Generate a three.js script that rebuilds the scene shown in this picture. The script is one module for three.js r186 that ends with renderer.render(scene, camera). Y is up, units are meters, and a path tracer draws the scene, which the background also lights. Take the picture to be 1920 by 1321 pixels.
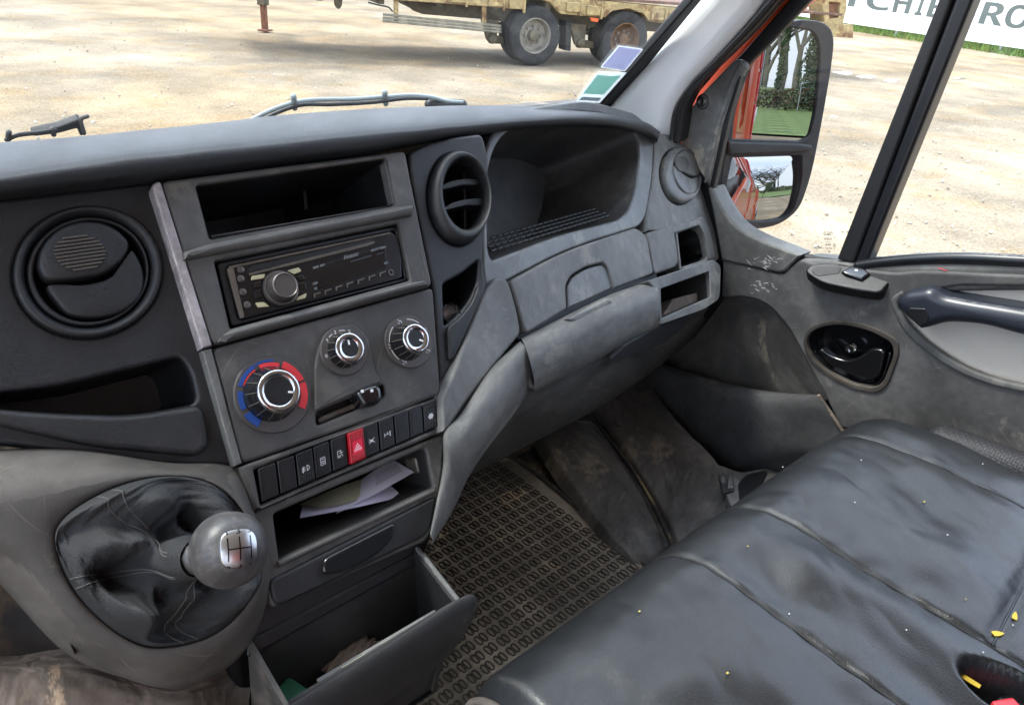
import * as THREE from 'three';
import { mergeGeometries, mergeVertices } from 'three/addons/utils/BufferGeometryUtils.js';
import { RoundedBoxGeometry } from 'three/addons/geometries/RoundedBoxGeometry.js';

// ------------------------------------------------------------------ camera, light, exposure
const scene = new THREE.Scene();
const EYE = new THREE.Vector3(0, 1.65, 0);
const FOCAL = 1387, PW = 1920, PH = 1321;          // focal length in pixels of a 1920 x 1321 frame
const camera = new THREE.PerspectiveCamera(2 * Math.atan(PH / 2 / FOCAL) * 180 / Math.PI, PW / PH, 0.02, 900);
// world axes seen in the camera: x to the passenger side, y up, z to the back of the van
const AX = [0.74533, -0.26461, 0.61169], AY = [0.07465, -0.87943, -0.47112], AZ = [0.66240, 0.39704, -0.63516];
{
  const right = new THREE.Vector3(AX[0], AY[0], AZ[0]), down = new THREE.Vector3(AX[1], AY[1], AZ[1]), fwd = new THREE.Vector3(AX[2], AY[2], AZ[2]);
  const m = new THREE.Matrix4().makeBasis(right, down.negate(), fwd.negate());
  camera.quaternion.setFromRotationMatrix(m);
  camera.position.copy(EYE);
}
const renderer = new THREE.WebGLRenderer({ antialias: true });
renderer.toneMapping = THREE.LinearToneMapping;
renderer.toneMappingExposure = 4.0;
renderer.shadowMap.enabled = true;

let seed = 7;
const rnd = () => { seed = (seed * 1664525 + 1013904223) >>> 0; return seed / 4294967296; };
const rr = (a, b) => a + (b - a) * rnd();
const V = (x, y, z) => new THREE.Vector3(x, y, z);
const mix = (a, b, t) => a + (b - a) * t, clamp = (x, a = 0, b = 1) => Math.min(b, Math.max(a, x));
const smooth = (a, b, x) => { const t = clamp((x - a) / (b - a)); return t * t * (3 - 2 * t); };

// ------------------------------------------------------------------ noise
function hash(x, y, s) { let h = (Math.imul(x, 374761393) + Math.imul(y, 668265263) + Math.imul(s, 1274126177)) | 0; h = Math.imul(h ^ (h >>> 13), 1274126177); return ((h ^ (h >>> 16)) >>> 0) / 4294967296; }
function vnoise(x, y, per, s) {
  const xi = Math.floor(x), yi = Math.floor(y), fx = x - xi, fy = y - yi, u = fx * fx * (3 - 2 * fx), v = fy * fy * (3 - 2 * fy);
  const w = (a) => ((a % per) + per) % per, x0 = w(xi), x1 = w(xi + 1), y0 = w(yi), y1 = w(yi + 1);
  return mix(mix(hash(x0, y0, s), hash(x1, y0, s), u), mix(hash(x0, y1, s), hash(x1, y1, s), u), v);
}
function fbm(u, v, base, oct, s, gain = 0.5) { let a = 1, t = 0, n = 0, f = base; for (let i = 0; i < oct; i++) { t += a * vnoise(u * f, v * f, f, s + i * 17); n += a; a *= gain; f *= 2; } return t / n; }
function worley(u, v, per, s) {
  const x = u * per, y = v * per, xi = Math.floor(x), yi = Math.floor(y); let d1 = 9, d2 = 9;
  for (let j = -1; j <= 1; j++) for (let i = -1; i <= 1; i++) {
    const cx = (((xi + i) % per) + per) % per, cy = (((yi + j) % per) + per) % per;
    const dx = xi + i + hash(cx, cy, s) - x, dy = yi + j + hash(cx, cy, s + 5) - y, d = Math.hypot(dx, dy);
    if (d < d1) { d2 = d1; d1 = d; } else if (d < d2) d2 = d;
  }
  return [d1, d2];
}
function tex(w, h, fn, tile, srgb = false) {
  const d = new Uint8Array(w * h * 4);
  for (let j = 0; j < h; j++) for (let i = 0; i < w; i++) {
    const c = fn((i + 0.5) / w, (j + 0.5) / h, i, j), k = (j * w + i) * 4;
    if (typeof c === 'number') { d[k] = d[k + 1] = d[k + 2] = clamp(c) * 255; } else { d[k] = clamp(c[0]) * 255; d[k + 1] = clamp(c[1]) * 255; d[k + 2] = clamp(c[2]) * 255; }
    d[k + 3] = 255;
  }
  const t = new THREE.DataTexture(d, w, h, THREE.RGBAFormat);
  t.wrapS = t.wrapT = THREE.RepeatWrapping; t.magFilter = THREE.LinearFilter; t.minFilter = THREE.LinearMipmapLinearFilter; t.generateMipmaps = true;
  if (srgb) t.colorSpace = THREE.SRGBColorSpace;
  if (tile) t.repeat.set(1 / tile, 1 / tile);
  t.needsUpdate = true; return t;
}
const again = (t, tile) => { const c = t.clone(); c.repeat.set(1 / tile, 1 / tile); c.needsUpdate = true; return c; };

// ------------------------------------------------------------------ sky and sun (bright, thin overcast)
const SUN = V(-0.32, 0.85, -0.42).normalize();
{
  const W = 512, H = 256, d = new Float32Array(W * H * 4);
  for (let j = 0; j < H; j++) for (let i = 0; i < W; i++) {
    const el = ((j + 0.5) / H - 0.5) * Math.PI, az = ((i + 0.5) / W - 0.5) * 2 * Math.PI;
    const dir = V(Math.cos(el) * Math.cos(az), Math.sin(el), Math.cos(el) * Math.sin(az));
    const c = smooth(0.36, 0.62, fbm((i + 0.5) / W, (j + 0.5) / H * 2, 8, 5, 3, 0.55));
    const near = Math.max(0, dir.dot(SUN));
    const up = Math.max(0, Math.sin(el));
    const veil = 0.16 * Math.pow(near, 6);
    const blue = [0.5, 0.7, 1.08], cloud = [0.98, 1.03, 1.12];
    const k = (j * W + i) * 4;
    for (let q = 0; q < 3; q++) d[k + q] = (mix(blue[q], cloud[q], 0.2 + 0.75 * c) * (0.64 + 0.52 * up) + veil) * (el < 0 ? 0.5 : 1);
    d[k + 3] = 1;
  }
  const sky = new THREE.DataTexture(d, W, H, THREE.RGBAFormat, THREE.FloatType);
  sky.mapping = THREE.EquirectangularReflectionMapping; sky.magFilter = THREE.LinearFilter; sky.colorSpace = THREE.LinearSRGBColorSpace; sky.needsUpdate = true;
  scene.background = sky; scene.environment = sky;
  const sun = new THREE.DirectionalLight(new THREE.Color(1, 0.96, 0.9), 1.3);
  sun.position.copy(SUN).multiplyScalar(60); sun.target.position.set(0, 0, 0);
  sun.castShadow = true; sun.shadow.radius = 26; sun.shadow.mapSize.set(2048, 2048);
  const sc = sun.shadow.camera; sc.left = sc.bottom = -35; sc.right = sc.top = 35; sc.near = 1; sc.far = 140;
  scene.add(sun, sun.target);
}

// ------------------------------------------------------------------ planes of the cab, measured from the picture: a pixel names a point ON a real plane
const rayOf = (px, py) => { const x = px - PW / 2, y = py - PH / 2; return V(AX[0] * x + AX[1] * y + AX[2] * FOCAL, AY[0] * x + AY[1] * y + AY[2] * FOCAL, AZ[0] * x + AZ[1] * y + AZ[2] * FOCAL).normalize(); };
function plane(o, n, hint) {
  n = n.clone().normalize(); const u = (hint ? hint.clone() : V(0, 1, 0).cross(n)).normalize(); if (hint) u.addScaledVector(n, -u.dot(n)).normalize();
  return { o, n, u, v: n.clone().cross(u) };
}
const hit = (p, px, py, lift = 0) => { const d = rayOf(px, py), t = (p.o.clone().sub(EYE).dot(p.n) + lift) / d.dot(p.n); return EYE.clone().addScaledVector(d, t); };
const loc = (p, q) => { const w = q.clone().sub(p.o); return new THREE.Vector2(w.dot(p.u), w.dot(p.v)); };
const pl2 = (p, px, py, lift = 0) => loc(p, hit(p, px, py, lift));
const world = (p, a, b, c = 0) => p.o.clone().addScaledVector(p.u, a).addScaledVector(p.v, b).addScaledVector(p.n, c);
const frame = (p, lift = 0) => new THREE.Matrix4().makeBasis(p.u, p.v, p.n).setPosition(p.o.clone().addScaledVector(p.n, lift));

// ------------------------------------------------------------------ geometry helpers
function boxUV(g) {
  const q = g.index ? g.toNonIndexed() : g; const P = q.attributes.position, uv = new Float32Array(P.count * 2);
  const a = V(), b = V(), c = V(), n = V();
  for (let i = 0; i < P.count; i += 3) {
    a.fromBufferAttribute(P, i); b.fromBufferAttribute(P, i + 1); c.fromBufferAttribute(P, i + 2);
    n.copy(b).sub(a).cross(c.clone().sub(a)); const x = Math.abs(n.x), y = Math.abs(n.y), z = Math.abs(n.z);
    [a, b, c].forEach((p, k) => { const o = (i + k) * 2; if (x > y && x > z) { uv[o] = p.z; uv[o + 1] = p.y; } else if (y > z) { uv[o] = p.x; uv[o + 1] = p.z; } else { uv[o] = p.x; uv[o + 1] = p.y; } });
  }
  q.setAttribute('uv', new THREE.BufferAttribute(uv, 2)); return q;
}
// creased normals weighted by area, so that a broad flat face stays flat beside its rounded edge
function crease(g, deg = 38) {
  const q = g.index ? g.toNonIndexed() : g, P = q.attributes.position, n = P.count, cosA = Math.cos(deg * Math.PI / 180), fn = [], ar = [], at = new Map(), keys = new Array(n), a = V(), b = V(), c = V();
  for (let i = 0; i < n; i += 3) { a.fromBufferAttribute(P, i); b.fromBufferAttribute(P, i + 1); c.fromBufferAttribute(P, i + 2); const m = b.clone().sub(a).cross(c.clone().sub(a)), l = m.length(); fn.push(l > 1e-14 ? m.clone().divideScalar(l) : V(0, 0, 0)); ar.push(l); }
  for (let i = 0; i < n; i++) { const k = Math.round(P.getX(i) * 2e5) + ',' + Math.round(P.getY(i) * 2e5) + ',' + Math.round(P.getZ(i) * 2e5); keys[i] = k; let s = at.get(k); if (!s) at.set(k, s = []); s.push((i / 3) | 0); }
  const N = new Float32Array(n * 3);
  for (let i = 0; i < n; i++) { const f = (i / 3) | 0, me = fn[f]; let x = 0, y = 0, z = 0; for (const h of at.get(keys[i])) { const o = fn[h]; if (o.dot(me) >= cosA) { x += o.x * ar[h]; y += o.y * ar[h]; z += o.z * ar[h]; } } const l = Math.hypot(x, y, z) || 1; N[i * 3] = x / l; N[i * 3 + 1] = y / l; N[i * 3 + 2] = z / l; }
  q.setAttribute('normal', new THREE.BufferAttribute(N, 3)); return boxUV(q);
}
function roundLoop(pts, r, S) {           // closed loop of Vector2 with rounded corners into a Shape / Path
  const n = pts.length, out = [];
  for (let i = 0; i < n; i++) {
    const p = pts[i], a = pts[(i + n - 1) % n], b = pts[(i + 1) % n], ra = p.r ?? r;
    const da = a.clone().sub(p), db = b.clone().sub(p), la = da.length(), lb = db.length(), k = Math.min(ra, la * 0.48, lb * 0.48);
    const s = p.clone().addScaledVector(da, k / la), e = p.clone().addScaledVector(db, k / lb), m = k > 1e-4 ? 6 : 0;
    if (!m) out.push(p.clone()); else for (let j = 0; j <= m; j++) { const t = j / m, q = 1 - t; out.push(new THREE.Vector2(q * q * s.x + 2 * q * t * p.x + t * t * e.x, q * q * s.y + 2 * q * t * p.y + t * t * e.y)); }
  }
  S.setFromPoints(out.filter((w, i) => w.distanceTo(out[(i + 1) % out.length]) > 2e-5)); return S;
}
function loopPath(p, pts, o, lift, S) {
  const q = pts.map((a) => { const w = pl2(p, a[0], a[1], lift); if (a[2] !== undefined) w.r = a[2]; if (o.keep) { const r = w.r ?? o.round ?? 0.003; w.r = r < o.keep * 0.8 ? 0 : Math.max(r, o.keep * 2.3); } return w; });
  if (o.curve) { const c = new THREE.CatmullRomCurve3(q.map((w) => V(w.x, w.y, 0)), true, 'centripetal'); S.setFromPoints(c.getPoints(Math.max(48, q.length * 6)).slice(0, -1).map((w) => new THREE.Vector2(w.x, w.y))); return S; }
  return roundLoop(q, o.round ?? 0.003, S);
}
// a bevelled panel of real thickness lying on plane p, its front face `lift` above the plane
function slab(p, pts, o = {}) {
  const lift = o.lift ?? 0, depth = o.depth ?? 0.01, bv = Math.min(o.bevel ?? 0.0015, depth * 0.45);
  const S = loopPath(p, pts, { ...o, keep: bv }, lift, new THREE.Shape());
  for (const h of o.holes ?? []) S.holes.push(loopPath(p, h.pts, h, lift, new THREE.Path()));
  const wind = (q, s) => { const a = q.getPoints(1); if (a.length > 2 && a[0].distanceTo(a[a.length - 1]) < 1e-9) a.pop(); if (THREE.ShapeUtils.isClockWise(a) === s) a.reverse(); q.curves = []; q.setFromPoints(a.map((w) => w.multiplyScalar(1000))); };
  wind(S, true); for (const h of S.holes) wind(h, false);
  const g = new THREE.ExtrudeGeometry(S, { depth: (depth - bv) * 1000, bevelEnabled: bv > 0, bevelThickness: bv * 1000, bevelSize: bv * 1000, bevelOffset: -bv * 1000, bevelSegments: o.seg ?? 3, curveSegments: 6 });
  g.scale(0.001, 0.001, 0.001); g.translate(0, 0, -depth); g.applyMatrix4(frame(p, lift));
  return crease(g, o.deg ?? 40);
}
// a rounded ring between two outlines, or a pillow over one outline: profile of [share of the way inward, lift]
function ringForm(p, outer, inner, prof, o = {}) {
  const n = 96, C = (pts) => { const c = new THREE.CatmullRomCurve3(pts.map((a) => { const w = pl2(p, a[0], a[1], o.at ?? 0); return V(w.x, w.y, 0); }), true, 'centripetal'); return c.getSpacedPoints(n).slice(0, -1); };
  const a = C(outer), c = a.reduce((s, q) => s.add(q), V()).divideScalar(n), b = inner ? C(inner) : a.map(() => c.clone());
  // start both loops at the same bearing
  const rows = prof.map(([t, l]) => a.map((q, i) => { const m = q.clone().lerp(b[i], t); return world(p, m.x, m.y, l); }));
  return loft(rows, { closed: true, nu: n, nv: (prof.length - 1) * 4 });
}
// an open tub behind an opening: walls and a back, walls drawn in by `taper`
function tub(p, pts, o = {}) {
  const lift = o.lift ?? 0, depth = o.depth ?? 0.05, taper = o.taper ?? 0.94;
  const S = loopPath(p, pts, o, o.at ?? lift, new THREE.Shape()), a = S.getPoints(5); if (a[0].distanceTo(a[a.length - 1]) < 1e-6) a.pop();
  const c = a.reduce((s, q) => s.add(q), new THREE.Vector2()).divideScalar(a.length), pos = [], idx = [], n = a.length, L = 5;
  const sh = o.shift ?? [0, 0];
  for (let k = 0; k <= L; k++) { const t = k / L, f = mix(1, taper, t); for (const q of a) { const w = world(p, c.x + (q.x - c.x) * f + sh[0] * t, c.y + (q.y - c.y) * f + sh[1] * t, lift - depth * t); pos.push(w.x, w.y, w.z); } }
  for (let k = 0; k < L; k++) for (let i = 0; i < n; i++) { const j = (i + 1) % n, A = k * n + i, B = k * n + j; idx.push(A, B, A + n, B, B + n, A + n); }
  const tri = THREE.ShapeUtils.triangulateShape(a, []); for (const t of tri) idx.push(L * n + t[0], L * n + t[1], L * n + t[2]);
  const g = new THREE.BufferGeometry(); g.setAttribute('position', new THREE.Float32BufferAttribute(pos, 3)); g.setIndex(idx);
  return crease(g, 35);
}
let lastGrid = null;
// smooth surface through rows of points (all rows the same length)
function loft(rows, o = {}) {
  const nu = o.nu ?? 40, nv = o.nv ?? 24, cl = o.closed ?? false;
  const curves = rows.map((r) => new THREE.CatmullRomCurve3(r, cl, 'centripetal')), pos = [], uv = [], idx = [];
  const cols = []; let len = 0;
  for (let i = 0; i <= nu; i++) cols.push(new THREE.CatmullRomCurve3(curves.map((c) => c.getPoint(Math.min(i / nu, 0.99999))), false, 'centripetal'));
  const P = lastGrid = []; for (let j = 0; j <= nv; j++) { P.push([]); for (let i = 0; i <= nu; i++) { const p = cols[i].getPoint(j / nv); if (o.deform) o.deform(p, i / nu, j / nv); P[j].push(p); } }
  const mu = curves[Math.floor(curves.length / 2)].getLength(), mv = cols[Math.floor(nu / 2)].getLength();
  for (let j = 0; j <= nv; j++) for (let i = 0; i <= nu; i++) { const p = P[j][i]; pos.push(p.x, p.y, p.z); uv.push(i / nu * mu, j / nv * mv); }
  for (let j = 0; j < nv; j++) for (let i = 0; i < nu; i++) { const a = j * (nu + 1) + i; idx.push(a, a + nu + 1, a + 1, a + 1, a + nu + 1, a + nu + 2); }
  const g = new THREE.BufferGeometry(); g.setAttribute('position', new THREE.Float32BufferAttribute(pos, 3)); g.setAttribute('uv', new THREE.Float32BufferAttribute(uv, 2)); g.setIndex(idx);
  if (o.closed) { const h = g.clone(); h.deleteAttribute('uv'); const m = mergeVertices(h, 1e-6); m.computeVertexNormals(); return boxUV(m); }
  g.computeVertexNormals(); return g.toNonIndexed();
}
const tube = (pts, r, o = {}) => boxUV(new THREE.TubeGeometry(new THREE.CatmullRomCurve3(pts, o.closed ?? false, o.type ?? 'centripetal'), o.n ?? Math.max(8, pts.length * 8), r, o.rs ?? 8, o.closed ?? false));
function capped(pts, r, o = {}) { const g = [tube(pts, r, o)]; for (const p of [pts[0], pts[pts.length - 1]]) { const s = boxUV(new THREE.SphereGeometry(r, 8, 6)); s.translate(p.x, p.y, p.z); g.push(s); } return merge(g); }
const merge = (list) => mergeGeometries(list.map((g) => { const q = g.index ? g.toNonIndexed() : g; for (const k of Object.keys(q.attributes)) if (!['position', 'normal', 'uv'].includes(k)) q.deleteAttribute(k); if (!q.attributes.uv) boxUV(q); return q; }));
// lathe profile [[radius, height above the plane]...] standing on plane p at a point
function lathe(p, at, prof, o = {}) {
  const g = new THREE.LatheGeometry(prof.map((a) => new THREE.Vector2(Math.max(a[0], 1e-5), a[1])), o.n ?? 48);
  g.rotateX(Math.PI / 2); if (o.stretch) g.scale(o.stretch[0], o.stretch[1], 1);
  const m = frame(p); m.setPosition(at); g.applyMatrix4(m); return crease(g, o.deg ?? 35);
}
function box(cx, cy, cz, sx, sy, sz, r = 0.002, ry = 0) { const g = new RoundedBoxGeometry(sx, sy, sz, 2, Math.min(r, sx * 0.45, sy * 0.45, sz * 0.45)); if (ry) g.rotateY(ry); g.translate(cx, cy, cz); return boxUV(g); }
function boxOn(p, px, py, sx, sy, sz, lift, r = 0.0008, rot = 0) { const g = new RoundedBoxGeometry(sx, sy, sz, 2, Math.min(r, sx * 0.45, sy * 0.45, sz * 0.45)); if (rot) g.rotateZ(rot); const m = frame(p); m.setPosition(hit(p, px, py, lift)); g.applyMatrix4(m); return boxUV(g); }
function sheet(p, pts, o = {}) { const q = pts.map((a) => hit(p, a[0], a[1], o.lift ?? 0)); return q; }
const onX = (x) => plane(V(x, 1.2, -0.5), V(-1, 0, 0)), onY = (y) => plane(V(0.5, y, -0.5), V(0, 1, 0), V(1, 0, 0)), onZ = (z) => plane(V(0.5, 1.2, z), V(0, 0, 1));

// ------------------------------------------------------------------ things and parts
const used = {};
const numbered = (n) => { const k = used[n] = (used[n] ?? -1) + 1; return k ? `${n}_${String(k).padStart(3, '0')}` : n; };
function thing(name, label, category, at, group, kind) {
  const o = new THREE.Group(); o.name = numbered(name); o.position.copy(at); o.userData = { label, category }; if (group) o.userData.group = group; if (kind) o.userData.kind = kind; scene.add(o); return o;
}
const originOf = (o) => { const p = V(); while (o && o !== scene) { p.add(o.position); o = o.parent; } return p; };
function part(name, g, m, parent, label, kind) {
  const b = originOf(parent); g = g.clone(); g.translate(-b.x, -b.y, -b.z);
  const o = new THREE.Mesh(g, m); o.name = name; o.castShadow = o.receiveShadow = true; if (label || kind) o.userData = {}; if (label) o.userData.label = label; if (kind) o.userData.kind = kind; parent.add(o); return o;
}
function one(name, g, m, label, category, at, group, kind) {     // a thing that is one mesh
  g = g.clone(); g.translate(-at.x, -at.y, -at.z); const o = new THREE.Mesh(g, m); o.name = numbered(name); o.position.copy(at); o.castShadow = o.receiveShadow = true;
  o.userData = { label, category }; if (group) o.userData.group = group; if (kind) o.userData.kind = kind; scene.add(o); return o;
}
function struct(name, g, m, kind = 'structure') { const o = new THREE.Mesh(g, m); o.name = name; o.castShadow = o.receiveShadow = true; o.userData = { kind, label: STRUCT[name] ?? name.replace(/_/g, ' ') }; scene.add(o); return o; }
const STRUCT = {};
// ------------------------------------------------------------------ materials
const lin = (r, g, b) => new THREE.Color().setRGB(r, g, b);
function mat(c, rough, o = {}) {
  const { clear, clearRough, bumpMap, bump, ...rest } = o;
  const m = new (clear || o.transmission || o.sheen ? THREE.MeshPhysicalMaterial : THREE.MeshStandardMaterial)({ color: Array.isArray(c) ? lin(...c) : c, roughness: rough, metalness: 0, side: THREE.DoubleSide, ...rest });
  if (clear) { m.clearcoat = clear; m.clearcoatRoughness = clearRough ?? 0.15; }
  if (bumpMap) { m.bumpMap = bumpMap; m.bumpScale = bump ?? 0.0002; }
  return m;
}
// fine moulded grain of plastic, about 1 mm cells
const tGrain = tex(512, 512, (u, v) => { const [a, b] = worley(u, v, 44, 11); return 0.2 + 0.8 * smooth(0.02, 0.4, b - a) * (0.8 + 0.2 * vnoise(u * 44, v * 44, 44, 4)); }, 0.045);
// scuffs, dust specks, wiped patches of an old dashboard
const scr = []; for (let i = 0; i < 130; i++) scr.push([rnd(), rnd(), rnd() * 3.14, rr(0.01, 0.07), rr(0.3, 1)]);
function scratches(u, v) { let s = 0; for (const q of scr) { let dx = u - q[0], dy = v - q[1]; dx -= Math.round(dx); dy -= Math.round(dy); const c = Math.cos(q[2]), n = Math.sin(q[2]), a = dx * c + dy * n, b = -dx * n + dy * c + 0.15 * a * a / q[3]; if (Math.abs(a) < q[3] && Math.abs(b) < 0.0011) s = Math.max(s, q[4] * (1 - Math.abs(a) / q[3])); } return s; }
const mottle = (lo, hi, dust, amt, sc, s) => tex(1024, 1024, (u, v) => {
  const a = fbm(u, v, 5, 6, s, 0.6), b = fbm(u, v, 40, 3, s + 31), d = smooth(0.55, 0.68, fbm(u, v, 8, 7, s + 50, 0.68)) * smooth(0.42, 0.6, fbm(u, v, 3, 3, s + 5)) * amt, h = hash(Math.floor(u * 1024), Math.floor(v * 1024), s + 9), sp = h > 0.9975 ? 0.5 * (h - 0.9975) / 0.0025 : 0;
  const base = mix(lo, hi, clamp((a - 0.3) * 2.2)) * (0.9 + 0.2 * b), x = clamp(d + sp + sc * scratches(u, v));
  return [mix(base, dust[0], x), mix(base, dust[1], x), mix(base, dust[2], x)];
}, 0.4, true);
const tScuff = mottle(0.62, 0.84, [1, 0.98, 0.94], 0.6, 0.8, 21), tScuffDark = mottle(0.52, 0.74, [1, 0.96, 0.9], 0.6, 0.8, 61), tDusty = mottle(0.5, 0.76, [1, 0.95, 0.87], 0.9, 0.5, 91);
const tRough = tex(256, 256, (u, v) => 0.72 + 0.28 * fbm(u, v, 6, 4, 5), 0.3);
const tWeave = tex(64, 64, (u, v) => { const x = Math.floor(u * 4), y = Math.floor(v * 4), a = (x + y) % 2 ? Math.sin((u * 4 % 1) * Math.PI) : Math.sin((v * 4 % 1) * Math.PI); return 0.2 + 0.8 * Math.sqrt(Math.max(0, a)); }, 0.0096);
const tLeather = tex(1024, 1024, (u, v) => { const [a, b] = worley(u, v, 130, 3), [c, d] = worley(u, v, 53, 8); return 0.55 * smooth(0.0, 0.35, b - a) + 0.25 * smooth(0, 0.3, d - c) + 0.2 * fbm(u, v, 8, 4, 2); }, 0.2);
const tLeatherC = tex(512, 512, (u, v) => { const a = fbm(u, v, 5, 6, 71, 0.6), sp = hash(Math.floor(u * 512), Math.floor(v * 512), 3) > 0.9985 ? 0.3 : 0; const k = 0.78 + 0.3 * (a - 0.5) + sp; return [k, k * 1.0, k * 1.01]; }, 0.4, true);
const tDirt = tex(512, 512, (u, v) => { const a = fbm(u, v, 4, 7, 33, 0.62), b = fbm(u, v, 3, 5, 44, 0.6), s = hash(Math.floor(u * 512), Math.floor(v * 512), 8); const d = smooth(0.4, 0.66, a); const k = mix(0.33, 0.9, d) * (0.85 + 0.3 * vnoise(u * 160, v * 160, 160, 6)) + (s > 0.997 ? 0.3 : 0); return [k, k * mix(0.99, 0.88, b), k * mix(0.96, 0.74, d)]; }, 0.3, true);
const tFelt = tex(256, 256, (u, v) => 0.5 * fbm(u, v, 32, 3, 12) + 0.5 * hash(Math.floor(u * 256), Math.floor(v * 256), 2), 0.05);
const tWrinkle = tex(512, 512, (u, v) => { const w = 0.35 * fbm(u, v, 4, 4, 15); const a = Math.abs(fbm(u + w, v, 5, 5, 26) - 0.5) * 5; return smooth(0, 0.8, a); }, 0.25);
const tGravel = tex(1024, 1024, (u, v) => {
  const a = fbm(u, v, 4, 7, 101, 0.6), b = fbm(u, v, 6, 6, 131, 0.6), c = hash(Math.floor(u * 1024), Math.floor(v * 1024), 14), e = vnoise(u * 220, v * 220, 220, 9);
  const k = 0.66 + 0.42 * (a - 0.5) + 0.16 * (e - 0.5) + 0.16 * (c - 0.5) + (c > 0.99 ? 0.14 : 0) - (c < 0.008 ? 0.22 : 0), br = smooth(0.5, 0.72, b) * 0.6;
  return [k * 1.16, k * mix(1.1, 1.03, br), k * mix(1.0, 0.82, br)];
}, 3.2, true);
const tGravelB = tex(512, 512, (u, v) => { const [a, b] = worley(u, v, 60, 19); return 0.6 * clamp(1 - a * 1.4) + 0.4 * fbm(u, v, 8, 6, 77); }, 1.6);
const tRust = tex(512, 512, (u, v) => { const a = 0.8 * smooth(0.5, 0.74, fbm(u, v, 6, 7, 201, 0.66)), b = fbm(u, v, 16, 4, 222); const y = [0.86, 0.75, 0.52], r = [0.56, 0.38, 0.24]; const k = 0.8 + 0.35 * (b - 0.5); return [mix(y[0], r[0], a) * k, mix(y[1], r[1], a) * k, mix(y[2], r[2], a) * k]; }, 0.9, true);
const tSteel = tex(256, 256, (u, v) => { const k = 0.7 + 0.5 * (fbm(u, v, 5, 6, 88, 0.6) - 0.5); return [k, k * 0.97, k * 0.9]; }, 0.6, true);

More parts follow.
